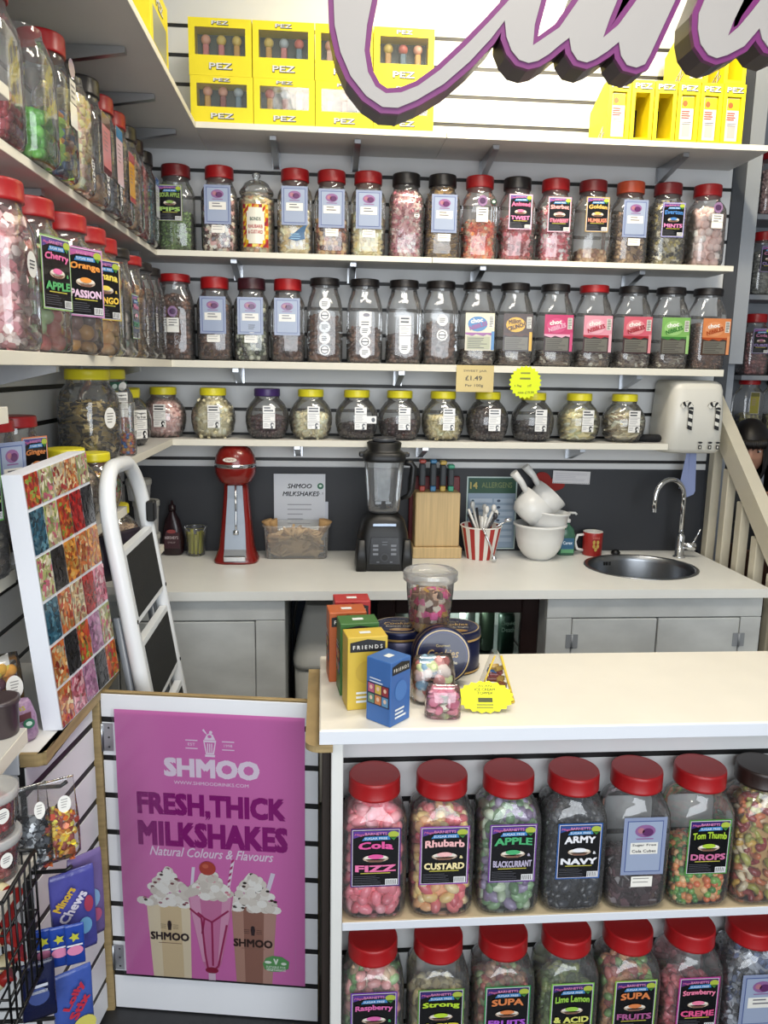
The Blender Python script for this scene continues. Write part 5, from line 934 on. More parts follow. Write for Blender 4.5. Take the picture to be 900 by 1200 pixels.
pts = [(0, 0, .09), (-.002, 0, .25)]+[(-.072+.072*math.cos(b)-.002, -.05*(1-math.cos(b))/2, .255+.075*math.sin(b)) for b in np.linspace(0, PI, 12)]+[(-.147, -.052, .20)]
obj('spout', MB().tube(pts, .0105, 12), CHROME, t); obj('side_valve', MB().tube([(.01, 0, .05), (.058, -.005, .046), (.062, -.005, .046)], [.016, .019, .016], 14), CHROME, t); obj('lever', MB().tube([(.05, -.01, .06), (.068, -.03, .125)], [.004, .003], 8), CHROME, t)
tag(obj('sink_plug', MB().lathe([(.018, 0), (.02, .008), (.012, .018), (.003, .02)], 16), BLKP, None, (1.235, -.07, WT)), 'black rubber plug on the worktop behind the sink', 'plug')
# heart and note on the splashback
hp = [(16*math.sin(v)**3/17, (13*math.cos(v)-5*math.cos(2*v)-2*math.cos(3*v)-math.cos(4*v))/17) for v in np.linspace(0, 2*PI, 33)[:-1]]
tag(obj('wall_heart', MB().prism(ccw([(x*.07, z*.052) for x, z in hp]), -.008, 0), mat('red_felt', '#8c2622', .9), None, (.950, -.0045, 1.192), (0, .35, 0)), 'red heart decoration on the dark splashback', 'heart')
m = MB().box(-.08, -.001, -.027, .08, 0, .027, '#d2d0d2'); m.bars(-.07, .07, .018, 6, .006, .0015, '#a8a8b0', 3, 2)
for i in range(18): m.ell(-.075+i*.0088, -.024, .002, .002, '#5c5c60', 3, 6)
tag(obj('wall_note', m, PRINT, None, (1.043, -.0135, 1.218), (0, .03, 0)), 'small perforated paper note over the red heart', 'note')
# towel dispenser
t = thing('towel_dispenser', 'white paper towel dispenser with two black candy cane stickers', 'dispenser', (1.472, -.001, 1.343))
def dr(z, w, d, y=0):
    r = sering(w, d/2, 5, z, 32); r[:, 1] -= d/2; return r
obj('housing', MB().loft([dr(.0, .108, .19), dr(.006, .113, .205), (dr(.02, .118, .215)), dr(.14, .116, .222), dr(.25, .108, .218), dr(.272, .104, .208), dr(.284, .094, .185), dr(.287, .08, .16)]), mat('dispenser_white', '#d6d3c8', .35), t)
for cx in (-.048, .062):
    m = MB()
    pts = [(cx+.010, .10), (cx+.010, .175)]+[(cx-.008+.018*math.cos(b), .178+.020*math.sin(b)) for b in np.linspace(0, PI*.98, 7)]
    L_ = []
    for a_, b_ in zip(pts[:-1], pts[1:]):
        n_ = 5 if abs(b_[1]-a_[1]) > .05 else 1
        for k in range(n_): L_.append((np.array(a_)+(np.array(b_)-np.array(a_))*k/n_, np.array(a_)+(np.array(b_)-np.array(a_))*(k+1)/n_))
    for i, (p0, p1) in enumerate(L_):
        d = p1-p0; nn_ = np.array([-d[1], d[0]])/np.linalg.norm(d); sk = d/np.linalg.norm(d)*.006
        m.poly([tuple(p0-nn_*.0085-sk), tuple(p1-nn_*.0085-sk), tuple(p1+nn_*.0085), tuple(p0+nn_*.0085)], '#121214' if i % 2 == 0 else '#d8d6cc', 1+.1*i)
        for e in (-1, 1): m.poly([tuple(p0+nn_*e*.0085-sk*(e < 0)), tuple(p1+nn_*e*.0085-sk*(e < 0)), tuple(p1+nn_*e*.0098-sk*(e < 0)), tuple(p0+nn_*e*.0098-sk*(e < 0))], '#121214', 2)
    obj('cane_sticker', m, PRINT, t, (0, -.2262, 0))
m = MB()
for i, x in enumerate((.012, .052, .084)):
    m.ell(x, .046, .009, .004, '#1a1a1c', 1).rect(x-.007, .02, x+.006, .036, '#1a1a1c', 1).rect(x-.003, .024, x+.002, .032, '#d6d3c8', 2)
obj('small_stickers', m, PRINT, t, (0, -.2262, 0))['kind'] = 'stuff'
tl = [(-.018, 0), (.02, 0), (.036, -.17), (.03, -.185), (-.005, -.20), (-.008, -.17), (-.036, -.16)]
tw = obj('paper_towel', MB().prism(ccw(tl), -.0008, .0008), mat('blue_paper', '#8c98c0', .8), t, (.035, -.11, .004), (.05, 0, 0)); obj('towel_fold', MB().prism(ccw([(-.006, 0), (.02, 0), (.036, -.17), (-.0, -.172)]), -.0008, .0008), mat('blue_paper'), tw, (0, -.004, 0), (.03, 0, 0))
# cards on the shelf edge
t = thing('price_card', 'gold price card reading 1.49 on the middle shelf edge', 'price card', (.576, -.2185, 1.623))
m = MB().box(-.072, -.001, -.05, .072, 0, .05, '#a8935c'); m.text('SWEET JAR', 0, .028, .09, .010, '#4c4430', 3, .02).text('£1.49', -.005, .002, .065, .018, '#3c3424', 3, .03).text('Per 100g', -.002, -.027, .07, .013, '#3c3424', 3, .02); obj('card', m, vmat('gold_card', .3, metal=.35), t)
t = thing('star_card', 'fluorescent yellow starburst price card on the middle shelf edge', 'price card', (.772, -.2185, 1.612))
st = [((.064 if i % 2 else .056)*math.cos(2*PI*i/44), (.064 if i % 2 else .056)*math.sin(2*PI*i/44)) for i in range(44)]
obj('card', MB().prism(st, -.001, 0), mat('fluorescent_yellow', '#e2f216', .6), t); m = MB().bars(-.02, .02, .038, 1, .01, .006, '#8c9030', 0).bars(-.022, .022, .018, 1, .01, .007, '#7c8028', 0).text('1.7kg', -.028, -.014, .026, .010, '#54581c', 0, .02).text('off', .016, -.012, .016, .010, '#54581c', 0).text('now £19.99', .004, -.038, .062, .010, '#54581c', 0, .02); obj('lettering', m, PRINT, t, (0, -.0014, 0))
tag(obj('glasses_case', MB().loft([np.stack([np.full(14, x), -.03+.032*k*np.cos(np.arange(14)*2*PI/14), .016+.015*k*np.sin(np.arange(14)*2*PI/14)], 1) for x, k in ((-.055, .5), (-.048, .9), (0, 1), (.045, .95), (.055, .6))]), mat('black_fabric', '#17171a', .9), None, (1.312, -.1, Z3+.0005)), 'black soft case lying at the right end of lowest shelf', 'case')
# left end of worktop
t = thing('straw_pot', 'clear pot of short yellow sticks on the worktop', 'pot', (-.512, -.07, WT)); obj('pot_body', MB().lathe([(.034, 0), (.036, .004), (.043, .108), (.046, .112), (.0455, .116), (.042, .113)], 22, cap=(True, False)), JAR, t)
rr = random.Random(3)
for k in range(9):
    b = 2*PI*k/9; x, y = .022*math.cos(b), .022*math.sin(b); obj('yellow_stick', MB().tube([(x, y, .008), (x*1.35+rr.uniform(-.004, .004), y*1.35, .088+rr.uniform(0, .012))], .0065, 7), mat('yellow_stick', '#b8b424', .5), t)
t = thing('syrup_bottle', 'dark maroon syrup bottle with white lettering', 'bottle', (-.603, -.06, WT)); obj('bottle', MB().loft([sering(.036, .026, 3, 0), sering(.042, .03, 3, .01), sering(.045, .032, 3, .06), sering(.036, .028, 3, .11), (sering(.030, .025, 2.6, .14)), sering(.014, .014, 2, .17), sering(.012, .012, 2, .18)]), mat('maroon_plastic', '#241217', .25), t)
obj('cap', MB().lathe([(.015, .18), (.015, .2), (.006, .205), (.004, .22)], 12), mat('maroon_plastic'), t)
obj('paper_label', MB().poly([(-.032, .03), (.032, .03), (.03, .095), (-.022, .1)], '#3a1a22').text("HERSHEY'S", 0, .075, .052, .012, '#c8b8b8', 1, .02).ell(0, .1, .018, .008, '#8c3c3c', 1).text('SYRUP', .0, .055, .03, .007, '#a89898', 1), PRINT, t, (0, -.034, 0))
def tub(label, loc, r, h, lid, fillc, mt=FROST, kind='cube'):
    t = thing('plastic_tub', label, 'tub', loc, 0, 'clear tubs stacked at the left end of the worktop'); obj('tub_body', MB().lathe([(r*.85, 0), (r*.88, .003), (r, h-.02), (r*1.03, h-.018)], 24, cap=(True, False)), mt, t)
    obj('lid', MB().lathe([(r*1.06, h-.022), (r*1.08, h-.018), (r*1.08, h-.004), (r*1.04, h), (r*.95, h-.002)], 24), lid, t)
    if fillc: o = obj('sweets', fill_mesh([(0, r*.85, r*.85, 2), (h, r, r, 2)], h*.7, kind, .022, fillc, 6), SUGAR, t); o['kind'] = 'stuff'
GREYL = mat('translucent_grey_lid', '#9c9c96', .4)
tub('lower clear tub of pink sweets at the worktop end', (-.665, -.235, WT), .045, .125, GREYL, ['#d0b0a8', '#c89890', '#d8c4b8'])
tub('middle empty frosted tub stacked at the worktop end', (-.665, -.235, WT+.126), .046, .125, GREYL, None)
tub('top grey lidded tub of the stack behind the ladder', (-.69, -.235, WT+.252), .044, .08, GREYL, None)
# ------------------------------------------------------------------ on the front counter
CZ = CT+.0005
def snack_box(label, loc, rz, w, d, h, color, side, grid=True, name=None, text=True):
    t = thing('biscuit_box', label, 'box', (*loc, CZ), rz, 'coloured biscuit boxes on the counter'); c = mat('box_'+color.strip('#'), color, .45, noise=.04)
    obj('carton', MB().cbox(0, 0, 0, w, d, h, .0012), c, t)
    m = MB().poly([(w*.06, h*.80), (w*.94, h*.80), (w*.94, h*.93), (w*.5, h*.97), (w*.06, h*.93)], '#17171a')
    m.text('F R I E N D S', w*.5, h*.865, w*.74, h*.055, '#d8d4cc', 1, .03)
    if text: m.bars(w*.22, w*.85, h*.25, 3, h*.06, h*.03, '#dfe2e0', 1, 7)
    m.ell(w*.5, h*.52, w*.3, h*.16, side, 1); obj('front_print', m, PRINT, t, (0, -.0006, 0))
    if grid:
        m = MB().rect(d*.05, h*.28, d*.95, h*.62, '#2a2c44')
        cl = ['#b05a78', '#c8a848', '#8c2c34', '#5c8474', '#c07848', '#5c8cb0']
        for i in range(6):
            x = d*(.09+.285*(i % 3)); z = h*(.465 if i < 3 else .30); m.rect(x, z, x+d*.25, z+h*.14, cl[i], 1).ell(x+d*.125, z+h*.08, d*.06, h*.035, '#d8b8a0', 2, 10)
        m.bars(d*.15, d*.8, h*.70, 2, h*.05, h*.02, '#c8d0dc', 1, 3); obj('side_print', m, PRINT, t, (-.0006, d, 0), (0, 0, -PI/2))
    obj('top_tab', MB().rect(-w*.14, -d*.12, w*.14, d*.12, '#d8dcd8'), PRINT, t, (w*.5, d*.5, h+.0005), (-PI/2, 0, 0)); return t
snack_box('blue biscuit box turned on its corner in front', (.140, -1.686), .80, .066, .066, .140, '#3a66a4', '#4a78b4')
snack_box('yellow biscuit box behind the blue one', (.054, -1.600), .16, .088, .06, .165, '#c8aa3c', '#bc9e38', grid=False)
snack_box('green biscuit box between yellow and orange ones', (.040, -1.522), .12, .088, .062, .170, '#3a6830', '#44743a', grid=True)
snack_box('orange biscuit box second from the back', (.016, -1.442), .10, .088, .066, .170, '#b0582a', '#bc6a34')
snack_box('red biscuit box at the back of the row', (.030, -1.352), .06, .088, .066, .170, '#a82c2c', '#b83c3c')
NAVY = mat('navy_tin', '#141a3c', .3, .4)
def tin(label, loc, rot=(0, 0, 0), h=.105, r=.067):
    t = thing('biscuit_tin', label, 'tin', loc); t.rotation_euler = rot
    obj('tin_body', MB().lathe([(r*.97, 0), (r*.985, .003), (r*.985, h-.022)], 40), NAVY, t); obj('tin_lid', MB().lathe([(r, h-.022), (r*1.005, h-.02), (r*1.005, h-.006), (r*.99, h-.001), (r*.96, h)], 40), NAVY, t)
    for q in (.003, h-.021): obj('gold_band', MB().lathe([(r*1.012, q), (r*1.016, q+.0025), (r*1.012, q+.005)], 40, cap=(False, False)), mat('gold_band', '#b89860', .3, .7), t)
    m = MB().ell(0, 0, r*.93, r*.93, '#b8a070', 0, 40).ell(0, 0, r*.89, r*.89, '#161c44', 1, 40).ell(0, 0, r*.84, r*.84, '#2a3060', 2, 40).ell(0, 0, r*.82, r*.82, '#12173a', 3, 40)
    m.text('Gourmet', 0, r*.38, r*.5, r*.10, '#a89868', 4, .02).text('Cookies', 0, r*.10, r*1.1, r*.3, '#a88c58', 4, .02, .3).text('Danish Style', 0, -r*.24, r*1.0, r*.15, '#c8c0a8', 4, .03).ell(0, -r*.6, r*.42, r*.16, '#8c6c48', 4, 20).ell(-r*.15, -r*.58, r*.16, r*.10, '#a88858', 5).ell(r*.16, -r*.6, r*.16, r*.10, '#94703c', 5)
    obj('lid_print', m, PRINTG, t, (0, 0, h+.0004), (-PI/2, 0, 0)); return t
tin('navy biscuit tin lying flat on the left under the bucket', (.190, -1.338, CZ)); tin('navy biscuit tin lying flat on the right under the bucket', (.326, -1.350, CZ))
tin('navy biscuit tin standing on its edge showing its lid', (.279, -1.431, CZ+.0695), (1.42, 0, .0), h=.055)
t = thing('sweet_bucket', 'clear bucket of mixed sweets standing on the tins', 'bucket', (.262, -1.362, CZ+.1065))
obj('bucket_body', MB().lathe([(.047, 0), (.049, .003), (.060, .128), (.063, .13)], 28, cap=(True, False)), JAR, t); obj('lid', MB().lathe([(.064, .122), (.067, .125), (.067, .142), (.063, .146), (.058, .142), (.02, .141)], 28), clear('bucket_lid', (.93, .93, .92), .05, .15, .14), t)
o = obj('sweets', fill_mesh([(0, .047, .047, 2), (.13, .06, .06, 2)], .088, 'cube', .020, ['#c8286c', '#d0508c', '#4c3028', '#c8a488', '#c89c34', '#8c6c54', '#d8c8b8', '#6c4434'], 21), CANDY, t); o['kind'] = 'stuff'
def pouch(label, loc, rz, w, d, h, cand, name='sweet_bag', top=True, tilt=0.):
    t = thing(name, label, 'sweet bag', loc); t.rotation_euler = (tilt, 0, rz); pr = [(0, w*.42, d*.42, 3), (h*.08, w*.5, d*.5, 3), (h*.6, w*.5, d*.46, 3), (h*.85, w*.46, d*.3, 3), (h, w*.42, d*.08, 3)]
    obj('film', MB().loft([sering(a, b, n, z) for z, a, b, n in pr]), FILM, t)
    o = obj('sweets', fill_mesh(pr, h*.74, cand[0], cand[1], cand[2], 31), SUGAR, t, (0, 0, 0)); o['kind'] = 'stuff'; return t
pouch('clear bag of pink, blue and cream twists beside the blue box', (.247, -1.545, CZ), .15, .100, .075, .105, ('egg', .032, ['#c88c88', '#d8c8bc', '#7c9cb0', '#c8a8a0', '#b8c08c', '#94504c']))
pouch('small clear bag of pink ring sweets in front', (.258, -1.633, CZ), -.1, .078, .045, .072, ('disc', .022, ['#c8788c', '#d898a4', '#b8687c']))
t = thing('cone_bag', 'triangular clear bag with yellow piping holding blue and red packets', 'sweet bag', (.385, -1.555, CZ)); 
tri = [(-.042, 0), (.042, 0), (.008, .112), (-.004, .112)]
obj('film', MB().prism(ccw(tri), -.02, .02), FILM, t); obj('piping', MB().tube([(.043, -.02, .002), (.009, -.021, .112)], .003, 6).tube([(-.043, -.02, .002), (-.005, -.021, .112)], .002, 6).tube([(-.043, -.021, .002), (.043, -.021, .002)], .002, 6), mat('yellow_piping', '#d8b83c', .5), t)
rr = random.Random(2)
for k in range(14):
    z = rr.uniform(.012, .08); x = rr.uniform(-1, 1)*.030*(1-z/.115); m = MB(); m.M = T(x, rr.uniform(-.008, .008), z)@RZ(rr.uniform(0, 6))@RX(rr.uniform(0, 3)); m.cbox(-.011, -.006, -.005, .011, .006, .005, .002, rr.choice(['#2c4c94', '#b0482c', '#c89c34', '#2c6ca8', '#8c2c24'])); obj('wrapped_sweet', m, CANDY, t)
t = thing('star_card', 'fluorescent yellow price flash propped in front of the cone bag', 'price card', (.354, -1.628, CZ+.001)); t.rotation_euler = (-.65, 0, -.05)
st = [((.064 if i % 2 else .058)*math.cos(2*PI*i/40), .036+(.036 if i % 2 else .032)*math.sin(2*PI*i/40)) for i in range(40)]
obj('card', MB().prism(st, -.0008, .0008), mat('fluorescent_yellow2', '#e8e81c', .6), t); m = MB().text('AS AN', 0, .060, .03, .005, '#55581c', 0).text('ICE CREAM', 0, .052, .045, .006, '#55581c', 0, .02).text('TOPPER', 0, .044, .035, .006, '#55581c', 0, .02).rect(-.016, .024, .016, .034, '#44481c', 0).bars(-.02, .02, .02, 2, .006, .003, '#8c8c2c', 0); obj('lettering', m, PRINT, t, (0, -.0013, 0))
tag(obj('pen', MB().tube([(0, 0, .004), (.03, -.09, .004)], .004, 8), BLKP, None, (1.187, -1.30, CZ)), 'black pen at the right end of the counter', 'pen')
# ------------------------------------------------------------------ under the worktop
t = thing('drinks_fridge', 'brown glass door drinks fridge under the worktop', 'fridge', (.50, -.25, .0)); BRN = mat('brown_metal', '#30211f', .35, .2)
m = MB().box(-.30, -.19, .04, -.27, .22, .83).box(.27, -.19, .04, .30, .22, .83).box(-.27, -.19, .80, .27, .22, .83).box(-.27, -.19, .04, .27, .22, .08).box(-.27, .2, .08, .27, .22, .80); obj('cabinet', m, BRN, t)
m = MB().cbox(-.30, -.225, .03, -.235, -.192, .83, .004).cbox(.235, -.225, .03, .30, -.192, .83, .004).cbox(-.235, -.225, .775, .235, -.192, .83, .004).cbox(-.235, -.225, .03, .235, -.192, .09, .004); d = obj('door', m, BRN, t); obj('glass', MB().box(-.235, -.212, .09, .235, -.207, .775), PANE, d)
obj('vent_strip', MB().cbox(-.30, -.222, .835, .30, -.2, .862, .002), BLKP, t); obj('interior', MB().box(-.268, .185, .09, .268, .198, .79), mat('fridge_white', '#d8dcd8', .5), t); obj('wire_shelf', MB().box(-.265, -.17, .585, .265, .18, .59), STEEL, t)
def can(label, x, c, h, r=.030, txt=None, y=-.36):
    t = thing('drink_can', label, 'drink', (x, y, .591), 0, 'drinks in the fridge'); obj('can_body', MB().lathe([(r*.8, 0), (r, .008), (r, h-.014), (r*.8, h)], 20), mat('can_'+c.strip('#'), c, .35, .1), t)
    if txt:
        m = MB(); 
        for i, w in enumerate(txt): m.text(w, 0, h*.78-i*.024, .05, .018, '#b8c8b8', 0, .03)
        obj('lettering', m, PRINT, t, (0, -r-.001, 0))
can('white can at left of the fridge shelf', .305, '#c8ccc8', .165); can('white bottle beside the left white can', .375, '#d4d6d2', .17); can('pale can in the middle of the fridge shelf', .555, '#b8c0bc', .165); can('grey green can beside the lettered one', .63, '#5c6c58', .165); can('dark green can lettered Liquid Death', .695, '#22382c', .168, .031, ['Liquid', 'Death'], -.41)
fl = bpy.data.lights.new('fridge_lamp', 'POINT'); fl.energy = 9; fl.color = (.92, 1, .95); fl.shadow_soft_size = .04; fo = bpy.data.objects.new('fridge_lamp', fl); COL.objects.link(fo); fo.location = (.5, -.36, .785)
t = thing('white_bin', 'rounded white plastic bin under the worktop beside the cabinet', 'bin', (-.005, -.33, .0))
obj('bin_body', MB().loft([sering(.085, .11, 4, .003), sering(.095, .12, 4, .02), sering(.10, .125, 4, .55)]), mat('white_bin_plastic', '#c4c3bc', .4), t)
def br(z, w, d, y): r = sering(w, d, 4, z); r[:, 1] += y; return r
obj('bin_lid', MB().loft([br(.551, .104, .13, 0), br(.575, .106, .132, 0), br(.60, .10, .12, .01), br(.70, .075, .07, .045), br(.76, .06, .05, .06)]), mat('white_bin_plastic'), t)
tag(obj('power_cable', MB().tube([(-.10, -.30, .866), (-.098, -.31, .78), (-.112, -.32, .70), (-.105, -.31, .6), (-.112, -.3, .3), (-.11, -.3, .02)], .006, 8), BLKP), 'black cable hanging beside the white bin', 'cable')
tag(obj('power_cable', MB().tube([(-.08, -.28, .866), (-.03, -.30, .83), (.06, -.29, .80), (.14, -.26, .79), (.185, -.2, .78)], .004, 8), BLKP), 'thin black cable drooping under the worktop to the fridge', 'cable')
# ------------------------------------------------------------------ lower left corner
def hang(label, px, py, Y, w, h, d, build, rz=.35, name='hanging_bag', group='bags hanging at lower left'):
    c = at_y(px, py, Y); t = thing(name, label, 'sweet bag', (c[0], c[1], c[2]-h/2), rz, group); build(t, w, h, d); return t
def clear_bag(cand, hdr='#c8ccd4', fillh=.52):
    def f(t, w, h, d):
        pr = [(0, w*.40, d*.25, 3), (h*.06, w*.5, d*.5, 3), (h*.45, w*.5, d*.5, 3), (h*.7, w*.46, d*.2, 3), (h*.96, w*.42, d*.06, 3), (h, w*.42, d*.03, 3)]
        obj('film', MB().loft([sering(a, b, n, z) for z, a, b, n in pr]), FILM, t); o = obj('sweets', fill_mesh(pr, h*fillh, *cand, 17), CANDY, t); o['kind'] = 'stuff'
        obj('oval_sticker', MB().ell(0, 0, w*.16, h*.10, '#e4e2dc', 0, 22).bars(-w*.08, w*.09, h*.06, 4, h*.03, h*.01, '#9a9894', 1), PRINT, t, (w*.15, -d*.22-.003, h*.70), (-.1, 0, 0))
    return f
def print_bag(c, art):
    def f(t, w, h, d):
        pr = [(0, w*.48, d*.04, 4), (h*.05, w*.5, d*.1, 4), (h*.3, w*.49, d*.5, 3), (h*.6, w*.49, d*.45, 3), (h*.93, w*.5, d*.08, 4), (h, w*.48, d*.03, 4)]
        obj('bag_body', MB().loft([sering(a, b, n, z) for z, a, b, n in pr]), mat('bag_'+c.strip('#'), c, .22, noise=.1, scale=30, bump=.5), t); m = MB(); art(m, w, h); obj('bag_print', m, PRINTG, t, (0, -d*.5-.002, 0))
    return f
YW = ('wrap', .018, ['#d8b02c', '#c8842c', '#b05a2c', '#e0c85c', '#8c3c30'])
hang('clear hanging bag of yellow and orange wrapped sweets with oval sticker', 68, 960, -1.80, .075, .165, .03, clear_bag(YW), rz=.5)
hang('clear hanging bag of black and white wrapped mints beside it', 40, 968, -1.83, .06, .165, .03, clear_bag(('wrap', .018, ['#1c1e22', '#c8ccd0', '#33363c', '#54585c'])), rz=.6)
hang('blue hanging bag lettered CHEWS', 86, 1068, -1.78, .085, .18, .03, print_bag('#4a4a94', lambda m, w, h: (m.text('Chews', -w*.05, h*.62, w*.8, h*.12, '#d0cad8', 1, .04, rot=.9), m.text('Minors', -w*.22, h*.74, w*.6, h*.10, '#c8a43c', 1, .05, rot=.9), m.ell(w*.2, h*.35, w*.15, h*.1, '#6ca0c8', 1), m.ell(w*.3, h*.6, w*.1, h*.1, '#a03c54', 1))), rz=.55)
for k, (px, nm) in enumerate(((52, 'left'), (70, 'middle'), (88, 'right'))):
    hang(f'blue and pink hanging packet with yellow star, {nm} of three', px, 1112-3*k, -1.84-.004*k, .034, .085, .014, print_bag('#1f3f94', lambda m, w, h: (m.poly([(w*.3*math.cos(i*PI/5)*(1 if i % 2 else .5), h*.75+w*.3*math.sin(i*PI/5)*(1 if i % 2 else .5)) for i in range(10)], '#b8b83c', 1), m.ell(0, h*.42, w*.42, h*.12, '#d080a4', 1), m.rect(-w*.4, h*.53, w*.4, h*.57, '#d8d8e0', 1))), rz=.3, group='three blue and pink packets')
hang('blue hanging bag with red swirling letters, lowest', 86, 1175, -1.80, .075, .15, .03, print_bag('#3c54a0', lambda m, w, h: (m.text('Lolly', 0, h*.68, w*.8, h*.13, '#b83044', 1, .05, rot=1.), m.text('Stix', w*.1, h*.5, w*.7, h*.13, '#b83044', 1, .05, rot=1.), m.ell(w*.2, h*.2, w*.3, h*.14, '#c8c060', 1))), rz=.55)
hang('purple tinted hanging bag behind the blue CHEWS bag', 101, 1050, -1.745, .07, .19, .03, print_bag('#6a5a8c', lambda m, w, h: (m.ell(w*.05, h*.5, w*.25, h*.12, '#7c9cc0', 1), m.ell(w*.15, h*.3, w*.18, h*.08, '#a05070', 1), m.ell(-w*.1, h*.7, w*.15, h*.06, '#b8b0c8', 1))), rz=.7)
hang('dark navy hanging bag at the bottom left', 45, 1160, -1.88, .06, .12, .03, print_bag('#141a3c', lambda m, w, h: (m.ell(0, h*.5, w*.3, h*.15, '#3c4c84', 1), m.bars(-w*.2, w*.3, h*.7, 2, h*.1, h*.05, '#c8ccd8', 1))), rz=.4)
t = thing('hook_rack', 'white slat upright carrying black prong hooks at lower left', 'rack', (-.70, -1.86, 0))
obj('rack_panel', MB().box(-.012, -.10, 0, 0, .10, .93), SLAT, t)
for px, py, Y in ((78, 916, -1.79), (54, 952, -1.82), (84, 1015, -1.79), (70, 1188, -1.82)):
    e = at_y(px, py, Y); o = np.array([-.70, -1.86, 0]); e = e-o; obj('prong_hook', MB().tube([(0, e[1], e[2]-.012), (e[0]*.6, e[1], e[2]-.012), (e[0]-.012, e[1], e[2]-.009), (e[0], e[1], e[2])], .004, 8), BLKP, t)
sh = at_y(28, 1012, -1.90); shelf('small shelf under the red tubs at lower left edge', 'y', -2.3, -1.845, XL, sh[0]+.002, sh[2]-.015, .014, (-2.1,), 'near left shelves')
zz_ = sh[2]-.015
for i, nm in enumerate(('lower', 'upper')):
    t = thing('sweet_tub', f'{nm} clear tub of red jelly sweets at left edge', 'tub', (sh[0]-.047, -1.905, zz_+.0005+i*.083), 0, 'red tubs at the left edge'); obj('tub_body', MB().lathe([(.036, 0), (.038, .003), (.043, .068)], 24, cap=(True, False)), JAR, t); obj('lid', MB().lathe([(.045, .064), (.047, .067), (.047, .078), (.044, .082), (.04, .080)], 24), FROST, t)
    o = obj('sweets', fill_mesh([(0, .036, .036, 2), (.07, .043, .043, 2)], .055, 'ball', .016, ['#8c1c24', '#a82c34', '#6c141c'], 40+i), CANDY, t); o['kind'] = 'stuff'; obj('paper_label', MB().ell(0, 0, .011, .014, '#e2e0da', 0, 16).bars(-.006, .007, .006, 3, .004, .0015, '#77757a', 1), PRINT, t, (.033, -.030, .045), (0, 0, .85))
# wire basket with paper wrapped rolls
bc = at_y(-4, 1100, -1.95); t = thing('wire_basket', 'black wire basket hanging at the lower left edge', 'basket', tuple(bc)); m = MB(); w, dpt, h = .045, .07, .12
for z in (-h, -h*.5, 0, h*.5, h):
    pts = [(-w, -dpt, z), (w, -dpt, z), (w, dpt, z), (-w, dpt, z), (-w, -dpt, z)]
    for a_, b_ in zip(pts[:-1], pts[1:]): m.tube([a_, b_], .0022 if abs(z) < h else .0035, 6)
for k in range(7):
    y = -dpt+2*dpt*k/6; m.tube([(w, y, -h), (w, y, h)], .002, 6)
    if k % 2 == 0: m.tube([(-w, y, -h), (-w, y, h)], .002, 6)
for k in range(5):
    x = -w+2*w*k/4; m.tube([(x, dpt, -h), (x, dpt, h)], .002, 6); m.tube([(x, -dpt, -h), (x, -dpt, -h*.2)], .002, 6); m.tube([(x, -dpt, -h), (x, dpt, -h)], .002, 6)
o = obj('wire_grid', m, BLKP, t); o['kind'] = 'stuff'
for k in range(6):
    c = (bc[0]-.012+.012*(k % 2), bc[1]-.02+.018*(k % 3), bc[2]-.085+.034*k); t = thing('sweet_roll', f'paper wrapped sweet roll with red ends in the wire basket, {["lowest", "second lowest", "third from bottom", "third from top", "second highest", "topmost"][k]}', 'sweet', c, 0, 'sweet rolls in the wire basket'); t.rotation_euler = (.15*k, -.5+.12*k, .5-.2*k)
    obj('wrapper', MB().tube([(-.026, 0, 0), (.022, 0, 0)], .013, 12), mat('cream_wrapper', '#c8bc94', .5), t); obj('red_twist', MB().tube([(.022, 0, 0), (.03, 0, 0), (.042, 0, 0)], [.013, .009, .018], 10), mat('red_wrapper', '#982420', .35), t)
# on the unit top behind the board
t = pouch('clear bag of orange and purple gobstoppers with oval sticker at left edge', (-.668, -1.585, .8862), .7, .075, .06, .165, ('bigball', .027, ['#c88a2c', '#c8982c', '#542434', '#a89c3c', '#d0902c']))
obj('oval_sticker', MB().ell(0, 0, .017, .024, '#e4e2dc', 0, 22).bars(-.008, .01, .012, 5, .006, .002, '#8a8884', 1), PRINT, t, (.012, -.030, .10), (-.25, 0, 0)); obj('paper_tab', MB().prism([(-.02, 0), (.015, .0), (.012, .035), (-.004, .03)], -.0006, .0006), mat('white_tab', '#d8d8d4', .6), t, (0, -.002, .132))
t = thing('sweet_packet', 'lilac packet of tiny round sweets with green heart sticker', 'packet', (-.640, -1.645, .8862), .5)
pr = [(0, .05, .022, 3), (.012, .056, .03, 3), (.05, .054, .028, 3), (.08, .045, .012, 3), (.088, .04, .004, 3)]
obj('bag_body', MB().loft([sering(a, b, n, z) for z, a, b, n in pr]), mat('lilac_packet', '#9c7c9c', .35, noise=.3, scale=160, bump=.4), t); obj('bag_print', MB().poly([(-.04, .055), (.04, .07), (.04, .055), (-.04, .04)], '#5c2c34').text('Millions', .0, .078, .06, .014, '#b8ac2c', 1, .03, rot=.15).ell(.035, .045, .011, .011, '#2c6a50', 1).ell(.035, .045, .006, .005, '#c8dcd0', 2), PRINT, t, (0, -.033, 0))
e = at_z(2, 868, .95); tag(obj('dark_tub', MB().lathe([(.030, 0), (.032, .004), (.034, .062), (.037, .064), (.037, .072), (.032, .074)], 24), mat('dark_jelly_tub', '#43383a', .3), None, (e[0]-.012, e[1]+.03, .9505)), 'dark round tub on the near shelf at left edge', 'tub')
